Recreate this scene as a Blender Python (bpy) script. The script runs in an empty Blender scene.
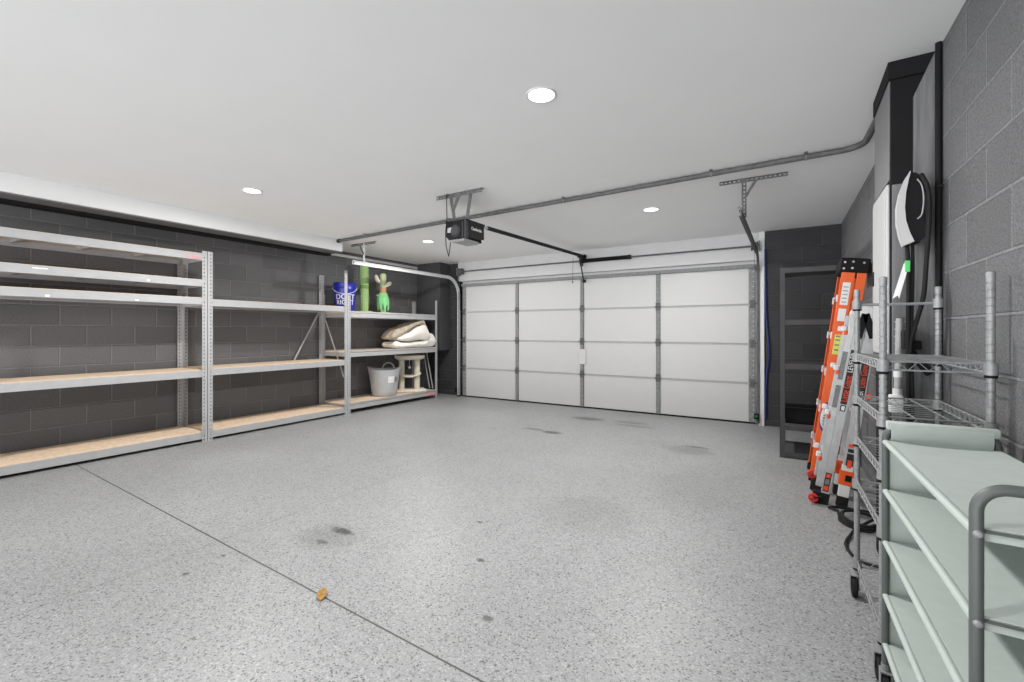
import bpy, bmesh, math, random
from mathutils import Vector, Matrix, noise
random.seed(7)
sc = bpy.context.scene
COL = sc.collection
R = math.radians
V = Vector

# ------------------------------------------------------------------ camera
cam = bpy.data.objects.new('camera', bpy.data.cameras.new('camera'))
COL.objects.link(cam)
cam.location = (0, 0, 1.25)
cam.rotation_euler = (R(90), 0, R(31.6))
cam.data.sensor_width = 36
cam.data.lens = 452 / 1024 * 36
cam.data.shift_y = -10 / 1024
cam.data.clip_start = .02
sc.camera = cam
# ------------------------------------------------------------------ world, exposure
GROUND, FILL_BAND, SKY = .12, .66, .04      # below, added fill band under the horizon, above (tenths)
w = bpy.data.worlds.new('rear_fill'); sc.world = w; w.use_nodes = True
wn = w.node_tree; bg = wn.nodes['Background']
# added fill through the open end behind the camera; brightest band lifts the ceiling
wtc = wn.nodes.new('ShaderNodeTexCoord'); wsp = wn.nodes.new('ShaderNodeSeparateXYZ'); wr = wn.nodes.new('ShaderNodeMapRange')
wn.links.new(wtc.outputs['Generated'], wsp.inputs[0]); wn.links.new(wsp.outputs['Z'], wr.inputs[0])
wr.inputs[1].default_value = -1; wr.inputs[2].default_value = 1; wr.inputs[3].default_value = 0; wr.inputs[4].default_value = 1
wcr = wn.nodes.new('ShaderNodeValToRGB'); wcr.color_ramp.interpolation = 'CONSTANT'
ce = wcr.color_ramp.elements; ce[0].position = 0; ce[1].position = .345; ce.new(.49)
for e_, v_ in zip(ce, (GROUND, FILL_BAND, SKY)): e_.color = (v_, v_, v_, 1)
wm = wn.nodes.new('ShaderNodeMath'); wm.operation = 'MULTIPLY'; wm.inputs[1].default_value = 10
wn.links.new(wr.outputs[0], wcr.inputs[0]); wn.links.new(wcr.outputs[0], wm.inputs[0]); wn.links.new(wm.outputs[0], bg.inputs[1]); bg.inputs[0].default_value = (.98, .99, 1, 1)
sc.view_settings.view_transform = 'Standard'
sc.view_settings.look = 'None'
sc.view_settings.gamma = 1
sc.view_settings.use_curve_mapping = False
sc.view_settings.exposure = .25
LAMP_POWER = 41
CEIL = 2.565
LAMPS = [(-1.18, 2.23), (-4.29, 2.33), (-1.28, 4.95), (-4.52, 5.0), (-1.2, -.45), (-4.3, -.45)]

# ------------------------------------------------------------------ material helpers
def nodes_of(name):
    m = bpy.data.materials.new(name); m.use_nodes = True
    nt = m.node_tree
    return m, nt, nt.nodes['Principled BSDF']
def N(nt, kind, **kw):
    n = nt.nodes.new(kind)
    for k, v in kw.items():
        if k.startswith('i_'):
            n.inputs[k[2:].replace('_', ' ')].default_value = v
        else: setattr(n, k, v)
    return n
def ramp(nt, stops, interp='LINEAR'):
    r = nt.nodes.new('ShaderNodeValToRGB'); r.color_ramp.interpolation = interp
    e = r.color_ramp.elements
    while len(e) < len(stops): e.new(.5)
    for k, (p, c) in enumerate(stops):
        e[k].position = p
        e[k].color = (c, c, c, 1) if not isinstance(c, tuple) else (*c, 1)
    return r
def sock(node, name): return node.inputs[name]
def mat(name, col, rough=.5, metal=0., vary=.06, scale=8, bump=0., bscale=200, emit=0., coat=0., spec=.5):
    m, nt, b = nodes_of(name)
    b.inputs['Specular IOR Level'].default_value = spec
    tc = N(nt, 'ShaderNodeTexCoord')
    nz = N(nt, 'ShaderNodeTexNoise'); nz.inputs['Scale'].default_value = scale; nz.inputs['Detail'].default_value = 5
    nt.links.new(tc.outputs['Object'], nz.inputs['Vector'])
    lo = tuple(max(0, c * (1 - vary)) for c in col); hi = tuple(c * (1 + vary) for c in col)
    rp = ramp(nt, [(.3, lo), (.7, hi)])
    nt.links.new(nz.outputs['Fac'], rp.inputs['Fac'])
    nt.links.new(rp.outputs['Color'], b.inputs['Base Color'])
    b.inputs['Roughness'].default_value = rough; b.inputs['Metallic'].default_value = metal
    if coat: b.inputs['Coat Weight'].default_value = coat
    if bump:
        n2 = N(nt, 'ShaderNodeTexNoise'); n2.inputs['Scale'].default_value = bscale; n2.inputs['Detail'].default_value = 4
        nt.links.new(tc.outputs['Object'], n2.inputs['Vector'])
        bp = N(nt, 'ShaderNodeBump'); bp.inputs['Strength'].default_value = bump; bp.inputs['Distance'].default_value = .004
        nt.links.new(n2.outputs['Fac'], bp.inputs['Height']); nt.links.new(bp.outputs['Normal'], b.inputs['Normal'])
    if emit:
        b.inputs['Emission Color'].default_value = (*col, 1); b.inputs['Emission Strength'].default_value = emit
    return m
def block_mat(name, axis, off, col=(.098, .099, .104), bump=.8, grain=.4, gs=90, cv=.28):
    m, nt, b = nodes_of(name)
    tc = N(nt, 'ShaderNodeTexCoord'); sp = N(nt, 'ShaderNodeSeparateXYZ'); cb = N(nt, 'ShaderNodeCombineXYZ')
    nt.links.new(tc.outputs['Object'], sp.inputs[0])
    a1 = N(nt, 'ShaderNodeMath', operation='ADD'); a1.inputs[1].default_value = off[0]
    a2 = N(nt, 'ShaderNodeMath', operation='ADD'); a2.inputs[1].default_value = off[1]
    nt.links.new(sp.outputs[axis], a1.inputs[0]); nt.links.new(sp.outputs['Z'], a2.inputs[0])
    nt.links.new(a1.outputs[0], cb.inputs[0]); nt.links.new(a2.outputs[0], cb.inputs[1])
    br = N(nt, 'ShaderNodeTexBrick'); br.inputs['Scale'].default_value = 1
    br.inputs['Brick Width'].default_value = .41; br.inputs['Row Height'].default_value = .205
    br.inputs['Mortar Size'].default_value = .0085; br.inputs['Mortar Smooth'].default_value = .55
    br.inputs['Bias'].default_value = 0
    br.inputs['Color1'].default_value = (*[c * .9 for c in col], 1); br.inputs['Color2'].default_value = (*[c * 1.12 for c in col], 1)
    br.inputs['Mortar'].default_value = (*[c * 1.5 for c in col], 1)
    nt.links.new(cb.outputs[0], br.inputs['Vector'])
    n1 = N(nt, 'ShaderNodeTexNoise'); n1.inputs['Scale'].default_value = gs; n1.inputs['Detail'].default_value = 6; n1.inputs['Roughness'].default_value = .7
    nt.links.new(tc.outputs['Object'], n1.inputs['Vector'])
    rp = ramp(nt, [(.3, 1 - cv), (.5, 1.0), (.72, 1 + cv * .9)])
    nt.links.new(n1.outputs['Fac'], rp.inputs['Fac'])
    mx = N(nt, 'ShaderNodeMix', data_type='RGBA', blend_type='MULTIPLY'); mx.inputs[0].default_value = 1
    nt.links.new(br.outputs['Color'], mx.inputs[6]); nt.links.new(rp.outputs['Color'], mx.inputs[7])
    nt.links.new(mx.outputs[2], b.inputs['Base Color'])
    b.inputs['Roughness'].default_value = .6
    b.inputs['Specular IOR Level'].default_value = .2
    # height: joints recessed + pitted face
    mul = N(nt, 'ShaderNodeMath', operation='MULTIPLY'); mul.inputs[1].default_value = -1
    nt.links.new(br.outputs['Fac'], mul.inputs[0])
    bp1 = N(nt, 'ShaderNodeBump'); bp1.inputs['Strength'].default_value = bump; bp1.inputs['Distance'].default_value = .010
    nt.links.new(mul.outputs[0], bp1.inputs['Height'])
    bp2 = N(nt, 'ShaderNodeBump'); bp2.inputs['Strength'].default_value = grain; bp2.inputs['Distance'].default_value = .011
    nt.links.new(n1.outputs['Fac'], bp2.inputs['Height']); nt.links.new(bp1.outputs[0], bp2.inputs['Normal'])
    nt.links.new(bp2.outputs[0], b.inputs['Normal'])
    return m
def floor_mat():
    m, nt, b = nodes_of('speckled_epoxy')
    tc = N(nt, 'ShaderNodeTexCoord')
    base = None
    def flakes(scale, stops, seed):
        mp = N(nt, 'ShaderNodeMapping'); mp.inputs['Location'].default_value = (seed, seed * .7, 0)
        nt.links.new(tc.outputs['Object'], mp.inputs[0])
        vo = N(nt, 'ShaderNodeTexVoronoi', voronoi_dimensions='2D'); vo.inputs['Scale'].default_value = scale
        nt.links.new(mp.outputs[0], vo.inputs['Vector'])
        sx = N(nt, 'ShaderNodeSeparateXYZ'); nt.links.new(vo.outputs['Color'], sx.inputs[0])
        rp = ramp(nt, stops, 'CONSTANT'); nt.links.new(sx.outputs[0], rp.inputs[0]); return rp
    f1 = flakes(150, [(0, .115), (.05, .215), (.15, .292), (.6, .318), (.9, .385)], 0)
    f2 = flakes(260, [(0, .68), (.07, .9), (.25, .98), (.85, 1.06)], 5.3)
    mx = N(nt, 'ShaderNodeMix', data_type='RGBA', blend_type='MULTIPLY'); mx.inputs[0].default_value = 1
    nt.links.new(f1.outputs[0], mx.inputs[6]); nt.links.new(f2.outputs[0], mx.inputs[7])
    tint = N(nt, 'ShaderNodeMix', data_type='RGBA', blend_type='MULTIPLY'); tint.inputs[0].default_value = 1
    tint.inputs[7].default_value = (.965, .985, .995, 1); nt.links.new(mx.outputs[2], tint.inputs[6])
    cur = tint.outputs[2]
    # broad uneven wear
    nz = N(nt, 'ShaderNodeTexNoise'); nz.inputs['Scale'].default_value = .9; nz.inputs['Detail'].default_value = 5
    nt.links.new(tc.outputs['Object'], nz.inputs['Vector'])
    rp = ramp(nt, [(.3, .9), (.7, 1.06)]); nt.links.new(nz.outputs['Fac'], rp.inputs[0])
    m2 = N(nt, 'ShaderNodeMix', data_type='RGBA', blend_type='MULTIPLY'); m2.inputs[0].default_value = 1
    nt.links.new(cur, m2.inputs[6]); nt.links.new(rp.outputs[0], m2.inputs[7]); cur = m2.outputs[2]
    sp = N(nt, 'ShaderNodeSeparateXYZ'); nt.links.new(tc.outputs['Object'], sp.inputs[0])
    def math2(op, a, bval):
        n = N(nt, 'ShaderNodeMath', operation=op)
        nt.links.new(a, n.inputs[0])
        if isinstance(bval, (int, float)): n.inputs[1].default_value = bval
        else: nt.links.new(bval, n.inputs[1])
        return n.outputs[0]
    def darken(cur, fac, col):
        mm = N(nt, 'ShaderNodeMix', data_type='RGBA')
        nt.links.new(fac, mm.inputs[0]); nt.links.new(cur, mm.inputs[6]); mm.inputs[7].default_value = (*col, 1)
        return mm.outputs[2]
    # sawn control joints
    sk = math2('ADD', sp.outputs['Y'], -1.2885); sk = math2('ADD', sk, math2('MULTIPLY', sp.outputs['X'], .0306))
    l1 = math2('LESS_THAN', math2('ABSOLUTE', sk, 0), .0042)
    cur = darken(cur, l1, (.05, .05, .05))
    l2 = math2('LESS_THAN', math2('ABSOLUTE', math2('ADD', sp.outputs['X'], 2.895), 0), .004)
    l2 = math2('MULTIPLY', l2, .5); cur = darken(cur, l2, (.12, .12, .12))
    # oil and dirt stains, each with its own ragged shape
    sn = N(nt, 'ShaderNodeTexNoise'); sn.inputs['Scale'].default_value = 38; sn.inputs['Detail'].default_value = 6; sn.inputs['Roughness'].default_value = .75
    nt.links.new(tc.outputs['Object'], sn.inputs['Vector'])
    for (x, y, rx, ry, k) in [(-2.38, 1.85, .13, .055, 1.), (-2.36, 1.69, .075, .035, .7), (-2.4, 1.76, .3, .22, .3), (-2.50, 5.0, .20, .10, 1.), (-2.78, 5.05, .22, .08, .6),
                              (-2.45, 6.05, .35, .16, .75), (-1.85, 6.1, .35, .12, .5), (-1.75, 5.9, .4, .1, .4), (-.86, 5.18, .2, .05, .8), (-.9, 5.0, .35, .25, .35),
                              (-1.44, 2.01, .04, .025, 1), (-1.12, 1.62, .04, .03, .8), (-2.65, 1.1, .03, .02, 1), (-2.69, 1.3, .025, .015, .9), (-1.73, 2.41, .035, .02, 1),
                              (-1.2, 2.9, .5, .5, .18), (-.6, 4.0, .5, .9, .15)]:
        dx = math2('DIVIDE', math2('ADD', sp.outputs['X'], -x), rx); dy = math2('DIVIDE', math2('ADD', sp.outputs['Y'], -y), ry)
        d2 = math2('ADD', math2('MULTIPLY', dx, dx), math2('MULTIPLY', dy, dy))
        v = math2('SUBTRACT', math2('MULTIPLY', sn.outputs['Fac'], 1.75), math2('ADD', math2('MULTIPLY', d2, .75), .42))
        mr = N(nt, 'ShaderNodeMapRange'); nt.links.new(v, mr.inputs[0]); mr.inputs[1].default_value = 0; mr.inputs[2].default_value = .35
        mr.inputs[3].default_value = 0; mr.inputs[4].default_value = min(.95, .95 * k)
        cur = darken(cur, mr.outputs[0], (.05, .052, .045))
    nt.links.new(cur, b.inputs['Base Color'])
    b.inputs['Roughness'].default_value = .44
    b.inputs['Specular IOR Level'].default_value = .5
    bn = N(nt, 'ShaderNodeTexNoise'); bn.inputs['Scale'].default_value = 120; bn.inputs['Detail'].default_value = 3
    nt.links.new(tc.outputs['Object'], bn.inputs['Vector'])
    bp = N(nt, 'ShaderNodeBump'); bp.inputs['Strength'].default_value = .25; bp.inputs['Distance'].default_value = .002
    nt.links.new(bn.outputs['Fac'], bp.inputs['Height']); nt.links.new(bp.outputs[0], b.inputs['Normal'])
    return m
def wood_mat(name, col, axis_scale=(60, 3, 60), vary=.3, rough=.7):
    m, nt, b = nodes_of(name)
    tc = N(nt, 'ShaderNodeTexCoord'); mp = N(nt, 'ShaderNodeMapping'); mp.inputs['Scale'].default_value = axis_scale
    nt.links.new(tc.outputs['Object'], mp.inputs[0])
    nz = N(nt, 'ShaderNodeTexNoise'); nz.inputs['Scale'].default_value = 1; nz.inputs['Detail'].default_value = 6
    nt.links.new(mp.outputs[0], nz.inputs['Vector'])
    rp = ramp(nt, [(.3, tuple(c * (1 - vary) for c in col)), (.7, tuple(c * (1 + vary) for c in col))])
    nt.links.new(nz.outputs['Fac'], rp.inputs[0]); nt.links.new(rp.outputs[0], b.inputs['Base Color'])
    b.inputs['Roughness'].default_value = rough
    return m

M = dict(
    floor=floor_mat(),
    ceil=mat('ceiling_white_paint', (.90, .90, .90), .9, vary=.01, scale=2, bump=.05, bscale=90),
    white=mat('white_paint', (.70, .70, .70), .6, vary=.01),
    header=mat('header_white_paint', (.56, .56, .565), .6, vary=.02),
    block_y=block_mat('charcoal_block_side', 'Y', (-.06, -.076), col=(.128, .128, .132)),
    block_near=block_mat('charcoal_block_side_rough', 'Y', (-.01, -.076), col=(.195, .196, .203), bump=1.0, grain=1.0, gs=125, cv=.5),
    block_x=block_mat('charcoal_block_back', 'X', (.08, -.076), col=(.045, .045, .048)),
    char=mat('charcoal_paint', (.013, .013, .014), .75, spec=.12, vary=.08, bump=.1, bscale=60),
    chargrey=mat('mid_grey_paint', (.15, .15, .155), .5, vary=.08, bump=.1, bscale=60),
    board=wood_mat('grey_painted_plywood', (.16, .16, .165), (50, 50, 2.5), .4, .6),
    door=mat('door_white_enamel', (.545, .545, .545), .45, vary=.008, bump=.03, bscale=150),
    seam=mat('seam_grey', (.42, .42, .42), .85, spec=.1),
    galv=mat('galvanised_steel', (.25, .255, .26), .7, .25, vary=.18, scale=30, spec=.25),
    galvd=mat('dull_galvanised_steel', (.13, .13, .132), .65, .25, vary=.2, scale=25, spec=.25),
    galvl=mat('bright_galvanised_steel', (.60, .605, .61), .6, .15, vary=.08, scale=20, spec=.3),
    black=mat('black_plastic', (.010, .010, .011), .6, spec=.15),
    graphite=mat('graphite_plastic', (.05, .05, .056), .6, spec=.2),
    panelgrey=mat('pale_grey_enamel', (.50, .50, .50), .5, vary=.02, spec=.3),
    chase=mat('dark_grey_paint', (.07, .07, .074), .7, spec=.15, vary=.08),
    blackm=mat('black_metal', (.016, .016, .017), .6, spec=.15),
    rubber=mat('black_rubber', (.014, .014, .014), .7, vary=.2, spec=.2),
    shelfgrey=mat('grey_powder_coat', (.40, .40, .405), .55, vary=.05, scale=12, spec=.25),
    osb=wood_mat('particle_board', (.72, .56, .41), (25, 25, 25), .12, .8),
    melamine=mat('pale_board', (.66, .62, .57), .6, vary=.05),
    redlabel=mat('pink_red_sticker', (.72, .30, .32), .5, vary=.3, scale=120),
    whitelabel=mat('white_sticker', (.82, .82, .82), .5, vary=.02),
    greylabel=mat('grey_sticker', (.20, .205, .21), .5, vary=.5, scale=140),
    yellowlabel=mat('yellow_sticker', (.72, .75, .13), .5, vary=.15, scale=120),
    blue=mat('royal_blue_plastic', (.012, .018, .30), .35, vary=.05),
    bluestrap=mat('blue_vinyl', (.018, .035, .16), .5, vary=.15),
    cactus=mat('sage_green_plush', (.25, .37, .15), .95, vary=.18, scale=60, bump=.5, bscale=300),
    cactuslight=mat('pale_green_plush', (.46, .52, .30), .95, vary=.15, scale=60, bump=.5, bscale=300),
    leafgreen=mat('bright_green_felt', (.20, .52, .22), .9, vary=.15, scale=50),
    cactusdark=mat('dark_green_rope', (.12, .24, .06), .9, vary=.2, scale=60),
    terracotta=mat('terracotta_felt', (.45, .23, .12), .9, vary=.1),
    tub=mat('pale_grey_flexible_plastic', (.45, .46, .47), .5, vary=.05, scale=9),
    cream=mat('cream_carpet_plush', (.72, .66, .56), .95, vary=.1, scale=70, bump=.6, bscale=220),
    sisal=mat('cream_sisal', (.66, .62, .50), .9, vary=.15, scale=110, bump=.6, bscale=160),
    quiltw=mat('white_quilt', (.78, .75, .69), .9, vary=.05, scale=30, bump=.6, bscale=55),
    quiltt=mat('taupe_quilt_lining', (.42, .36, .29), .9, vary=.2, scale=20, bump=.6, bscale=70),
    orange=mat('orange_fibreglass', (.86, .135, .025), .38, vary=.05, coat=.2),
    orangep=mat('orange_plastic', (.80, .10, .015), .4, vary=.04),
    redp=mat('red_plastic', (.62, .03, .03), .4),
    redink=mat('red_ink', (.82, .07, .025), .5, vary=.02),
    alu=mat('brushed_aluminium', (.62, .625, .63), .38, .7, vary=.08, scale=18),
    plastwhite=mat('pale_grey_plastic', (.70, .70, .70), .4, vary=.03),
    chrome=mat('zinc_plated_wire', (.30, .305, .31), .5, .4, vary=.14, scale=40, spec=.35),
    sage=mat('sage_canvas', (.43, .475, .45), .75, vary=.03, scale=25, bump=.25, bscale=420),
    sagetube=mat('sage_powder_coat', (.41, .46, .43), .5, vary=.03),
    sagepost=mat('grey_green_powder_coat', (.09, .103, .098), .45, vary=.06),
    greentape=mat('green_tape', (.10, .60, .16), .5),
    teal=mat('green_lens', (.01, .16, .10), .3),
    leaf=mat('dry_leaf', (.36, .20, .05), .8, vary=.35, scale=60),
    darkrack=mat('charcoal_steel_rack', (.075, .075, .078), .6, .1, vary=.1, spec=.2),
    lens=mat('lit_diffuser', (1, .99, .97), .5, vary=0, emit=4.),
    whiteink=mat('white_ink', (.85, .85, .85), .5, vary=.01),
    blackink=mat('black_ink', (.012, .012, .012), .5),
    violet=mat('violet_blue_ink', (.06, .03, .25), .5),
    pvc=mat('grey_pvc', (.36, .36, .365), .45, vary=.1, scale=30),
)

# ------------------------------------------------------------------ mesh builder
class MB:
    def __init__(s): s.bm = bmesh.new()
    def _add(s, verts, faces):
        vs = [s.bm.verts.new(v) for v in verts]
        fs = []
        for f in faces:
            try: fs.append(s.bm.faces.new([vs[i] for i in f]))
            except ValueError: pass
        return vs, fs
    def obox(s, c, ax, ay, az, hx, hy, hz, bev=0, seg=1):
        c = V(c); ax = V(ax).normalized() * hx; ay = V(ay).normalized() * hy; az = V(az).normalized() * hz
        vs = [c + ax * i + ay * j + az * k for k in (-1, 1) for j in (-1, 1) for i in (-1, 1)]
        F = [(0, 2, 3, 1), (4, 5, 7, 6), (0, 1, 5, 4), (2, 6, 7, 3), (0, 4, 6, 2), (1, 3, 7, 5)]
        v, f = s._add(vs, F)
        if bev:
            eds = list({e for q in f for e in q.edges})
            bmesh.ops.bevel(s.bm, geom=eds, offset=bev, segments=seg, affect='EDGES', profile=.5)
        return s
    def box(s, a, b, bev=0, seg=1):
        a, b = V(a), V(b); c = (a + b) / 2; h = (b - a) / 2
        return s.obox(c, (1, 0, 0), (0, 1, 0), (0, 0, 1), abs(h.x), abs(h.y), abs(h.z), bev, seg)
    def bar(s, p, q, side, wd, th, bev=0):      # flat bar from p to q; wd measured along side
        p, q = V(p), V(q); t = (q - p); L = t.length; t.normalize()
        sd = V(side); sd = (sd - t * sd.dot(t)).normalized(); n = t.cross(sd)
        return s.obox((p + q) / 2, sd, n, t, wd / 2, th / 2, L / 2, bev)
    def tube(s, pts, r, n=10, closed=False):
        pts = [V(p) for p in pts]; m = len(pts)
        T = []
        for i in range(m):
            if closed: t = pts[(i + 1) % m] - pts[i - 1]
            else: t = pts[min(i + 1, m - 1)] - pts[max(i - 1, 0)]
            T.append(t.normalized())
        up = V((0, 0, 1)) if abs(T[0].z) < .9 else V((1, 0, 0))
        u = T[0].cross(up).normalized()
        rings = []
        for i in range(m):
            u = (u - T[i] * u.dot(T[i])).normalized(); v = T[i].cross(u)
            rr = r[i] if isinstance(r, (list, tuple)) else r
            rings.append([s.bm.verts.new(pts[i] + (u * math.cos(a) + v * math.sin(a)) * rr) for a in (2 * math.pi * k / n for k in range(n))])
        for i in range(m if closed else m - 1):
            A, B = rings[i], rings[(i + 1) % m]
            for k in range(n): s.bm.faces.new((A[k], A[(k + 1) % n], B[(k + 1) % n], B[k]))
        if not closed:
            s.bm.faces.new(rings[0][::-1]); s.bm.faces.new(rings[-1])
        return s
    def cyl(s, p, q, r, n=16): return s.tube([p, q], r, n)
    def lathe(s, prof, c, n=32, axis='Z', cap=True):
        c = V(c); rings = []
        for (r, z) in prof:
            ring = []
            for k in range(n):
                a = 2 * math.pi * k / n; x, y = r * math.cos(a), r * math.sin(a)
                p = {'Z': V((x, y, z)), 'Y': V((x, z, y)), 'X': V((z, x, y))}[axis]
                ring.append(s.bm.verts.new(c + p))
            rings.append(ring)
        for A, B in zip(rings, rings[1:]):
            for k in range(n): s.bm.faces.new((A[k], A[(k + 1) % n], B[(k + 1) % n], B[k]))
        if cap:
            s.bm.faces.new(rings[0][::-1]); s.bm.faces.new(rings[-1])
        return s
    def prism(s, poly, vec):
        vec = V(vec); n = len(poly); P = [V(p) for p in poly]
        s._add(P + [p + vec for p in P], [tuple(range(n))[::-1], tuple(range(n, 2 * n))] + [(i, (i + 1) % n, n + (i + 1) % n, n + i) for i in range(n)])
        return s
    def perf(s, o, u, v, t, ub, vb, holes):      # plate with real holes; ub/vb cell breaks, holes(i,j)->bool
        o, u, v = V(o), V(u), V(v); n = u.cross(v).normalized() * t
        cache = {}
        def vt(i, j, k):
            if (i, j, k) not in cache: cache[(i, j, k)] = s.bm.verts.new(o + u * ub[i] + v * vb[j] + n * k)
            return cache[(i, j, k)]
        nu, nv = len(ub) - 1, len(vb) - 1
        solid = lambda i, j: 0 <= i < nu and 0 <= j < nv and not holes(i, j)
        for i in range(nu):
            for j in range(nv):
                if not solid(i, j): continue
                s.bm.faces.new([vt(i, j, 1), vt(i + 1, j, 1), vt(i + 1, j + 1, 1), vt(i, j + 1, 1)])
                s.bm.faces.new([vt(i, j, 0), vt(i, j + 1, 0), vt(i + 1, j + 1, 0), vt(i + 1, j, 0)])
                for (di, dj, a, b) in ((-1, 0, (0, 1), (0, 0)), (1, 0, (1, 0), (1, 1)), (0, -1, (0, 0), (1, 0)), (0, 1, (1, 1), (0, 1))):
                    if not solid(i + di, j + dj):
                        s.bm.faces.new([vt(i + a[0], j + a[1], 0), vt(i + b[0], j + b[1], 0), vt(i + b[0], j + b[1], 1), vt(i + a[0], j + a[1], 1)])
        return s
    def strip(s, o, u, v, t, L, W, pitch, hu, hv, v0=None):   # perforated strip, one row of holes along u
        ub = [0.]; k = pitch / 2
        while k + hu / 2 < L - .004:
            ub += [k - hu / 2, k + hu / 2]; k += pitch
        ub.append(L); v0 = W / 2 if v0 is None else v0
        vb = [0, v0 - hv / 2, v0 + hv / 2, W]
        return s.perf(o, u, v, t, ub, vb, lambda i, j: j == 1 and i % 2 == 1)
    def sweep(s, path, prof, side):               # closed profile (a along side, b along side x tangent)
        path = [V(p) for p in path]; sd = V(side).normalized(); rings = []
        for i, p in enumerate(path):
            t = (path[min(i + 1, len(path) - 1)] - path[max(i - 1, 0)]).normalized(); n = t.cross(sd)
            rings.append([s.bm.verts.new(p + sd * a + n * b) for a, b in prof])
        m = len(prof)
        for A, B in zip(rings, rings[1:]):
            for k in range(m): s.bm.faces.new((A[k], A[(k + 1) % m], B[(k + 1) % m], B[k]))
        s.bm.faces.new(rings[0][::-1]); s.bm.faces.new(rings[-1]); return s
    def mesh(s, off, name, m, smooth=32):
        bmesh.ops.recalc_face_normals(s.bm, faces=s.bm.faces)
        if off: bmesh.ops.translate(s.bm, verts=s.bm.verts, vec=-V(off))
        me = bpy.data.meshes.new(name); s.bm.to_mesh(me); s.bm.free()
        if smooth:
            me.polygons.foreach_set('use_smooth', [True] * len(me.polygons)); me.set_sharp_from_angle(angle=R(smooth))
        if m: me.materials.append(M[m])
        return me
    def build(s, name, m, parent=None, smooth=32):
        off = base_of(parent) if parent else None
        o = bpy.data.objects.new(name, s.mesh(off, name, m, smooth)); COL.objects.link(o)
        if parent: o.parent = parent
        return o
def base_of(o):
    p = V((0, 0, 0))
    while o: p += o.location; o = o.parent
    return p
def tag(o, label, cat=None, group=None, kind=None):
    if label: o['label'] = label
    if cat: o['category'] = cat
    if group: o['group'] = group
    if kind: o['kind'] = kind
    return o
def thing(name, loc, label, cat, group=None, kind=None):
    o = bpy.data.objects.new(name, None); COL.objects.link(o); o.location = loc; o.empty_display_size = .1
    return tag(o, label, cat, group, kind)
def struct(o, label, cat): return tag(o, label, cat, None, 'structure')
def copy_tree(o, parent=None):
    c = o.copy(); COL.objects.link(c)
    if parent: c.parent = parent
    for ch in list(o.children): copy_tree(ch, c)
    return c
def text_mesh(txt, size, extrude=.0008):
    cu = bpy.data.curves.new('lettering', 'FONT'); cu.body = txt; cu.size = size; cu.extrude = extrude
    cu.align_x = 'CENTER'; cu.align_y = 'CENTER'; cu.resolution_u = 3
    t = bpy.data.objects.new('lettering', cu); COL.objects.link(t)
    dg = bpy.context.evaluated_depsgraph_get(); dg.update()
    me = bpy.data.meshes.new_from_object(t.evaluated_get(dg))
    bpy.data.objects.remove(t)
    return me
def lettering(txt, size, c, right, up, m, parent, squeeze=1., name='lettering', bold=0):
    me = text_mesh(txt, size); rt = V(right).normalized(); u = V(up).normalized(); n = rt.cross(u)
    off = base_of(parent)
    for v in me.vertices: v.co = V(c) + rt * (v.co.x * squeeze) + u * v.co.y + n * v.co.z - off
    me.materials.clear(); me.materials.append(M[m])
    o = bpy.data.objects.new(name, me); COL.objects.link(o); o.parent = parent
    return o
def arc(c, r, a0, a1, n, e1, e2):
    c, e1, e2 = V(c), V(e1), V(e2)
    return [c + e1 * (r * math.cos(a0 + (a1 - a0) * k / n)) + e2 * (r * math.sin(a0 + (a1 - a0) * k / n)) for k in range(n + 1)]

# ================================================================== SETTING
LW = -6.29          # left wall face
YB = 6.87           # back wall face
Y0 = -1.6
rwx = lambda y: .63 - .0138 * y
struct(MB().box((LW - .2, Y0, -.15), (.9, 7.6, 0)).build('floor', 'floor', smooth=0), 'light grey speckled epoxy garage floor', 'floor')
struct(MB().box((LW - .2, Y0, CEIL), (.9, 7.2, CEIL + .12)).build('ceiling', 'ceil', smooth=0), 'smooth white garage ceiling with recessed lamps', 'ceiling')
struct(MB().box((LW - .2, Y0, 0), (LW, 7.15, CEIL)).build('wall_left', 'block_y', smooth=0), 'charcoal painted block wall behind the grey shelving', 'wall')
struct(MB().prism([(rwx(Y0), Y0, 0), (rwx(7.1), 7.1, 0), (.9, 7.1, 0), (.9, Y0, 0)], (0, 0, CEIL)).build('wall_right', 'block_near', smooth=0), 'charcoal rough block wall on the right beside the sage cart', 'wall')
# back wall: dark right part, white header, dark left part
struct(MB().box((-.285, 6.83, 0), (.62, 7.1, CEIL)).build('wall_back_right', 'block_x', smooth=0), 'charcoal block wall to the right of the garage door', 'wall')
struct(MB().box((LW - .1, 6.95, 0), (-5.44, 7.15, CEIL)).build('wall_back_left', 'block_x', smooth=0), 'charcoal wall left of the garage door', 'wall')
struct(MB().box((-5.44, 6.86, 2.20), (-.285, 7.1, CEIL)).box((-5.44, 6.94, 2.06), (-.285, 7.1, 2.21)).build('wall_back_header', 'header', smooth=0), 'white header wall above the garage door', 'wall')
struct(MB().box((-.352, 6.80, 0), (-.288, 7.0, 2.47), .003).box((-.35, 6.835, 2.47), (-.27, 6.9, CEIL)).box((-.45, 6.94, 0), (-.288, 7.1, 2.1)).build('trim_1', 'white'), 'white door jamb at right edge of the garage door', 'trim')
struct(MB().box((-5.44, 6.82, 0), (-5.385, 7.0, 2.2), .003).box((-5.44, 6.94, 0), (-5.29, 7.1, 2.1)).build('trim_2', 'char'), 'charcoal door jamb at left edge of the garage door', 'trim')
struct(MB().box((LW, 6.63, .88), (-5.70, 6.95, CEIL), .004).build('wall_chase', 'chase'), 'charcoal boxed chase hanging in the far left corner', 'boxed chase')
struct(MB().box((-5.76, Y0, 2.40), (-5.52, 4.29, CEIL), .003).build('trim_3', 'white'), 'white boxed bulkhead under the ceiling above the shelving', 'bulkhead')
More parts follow.
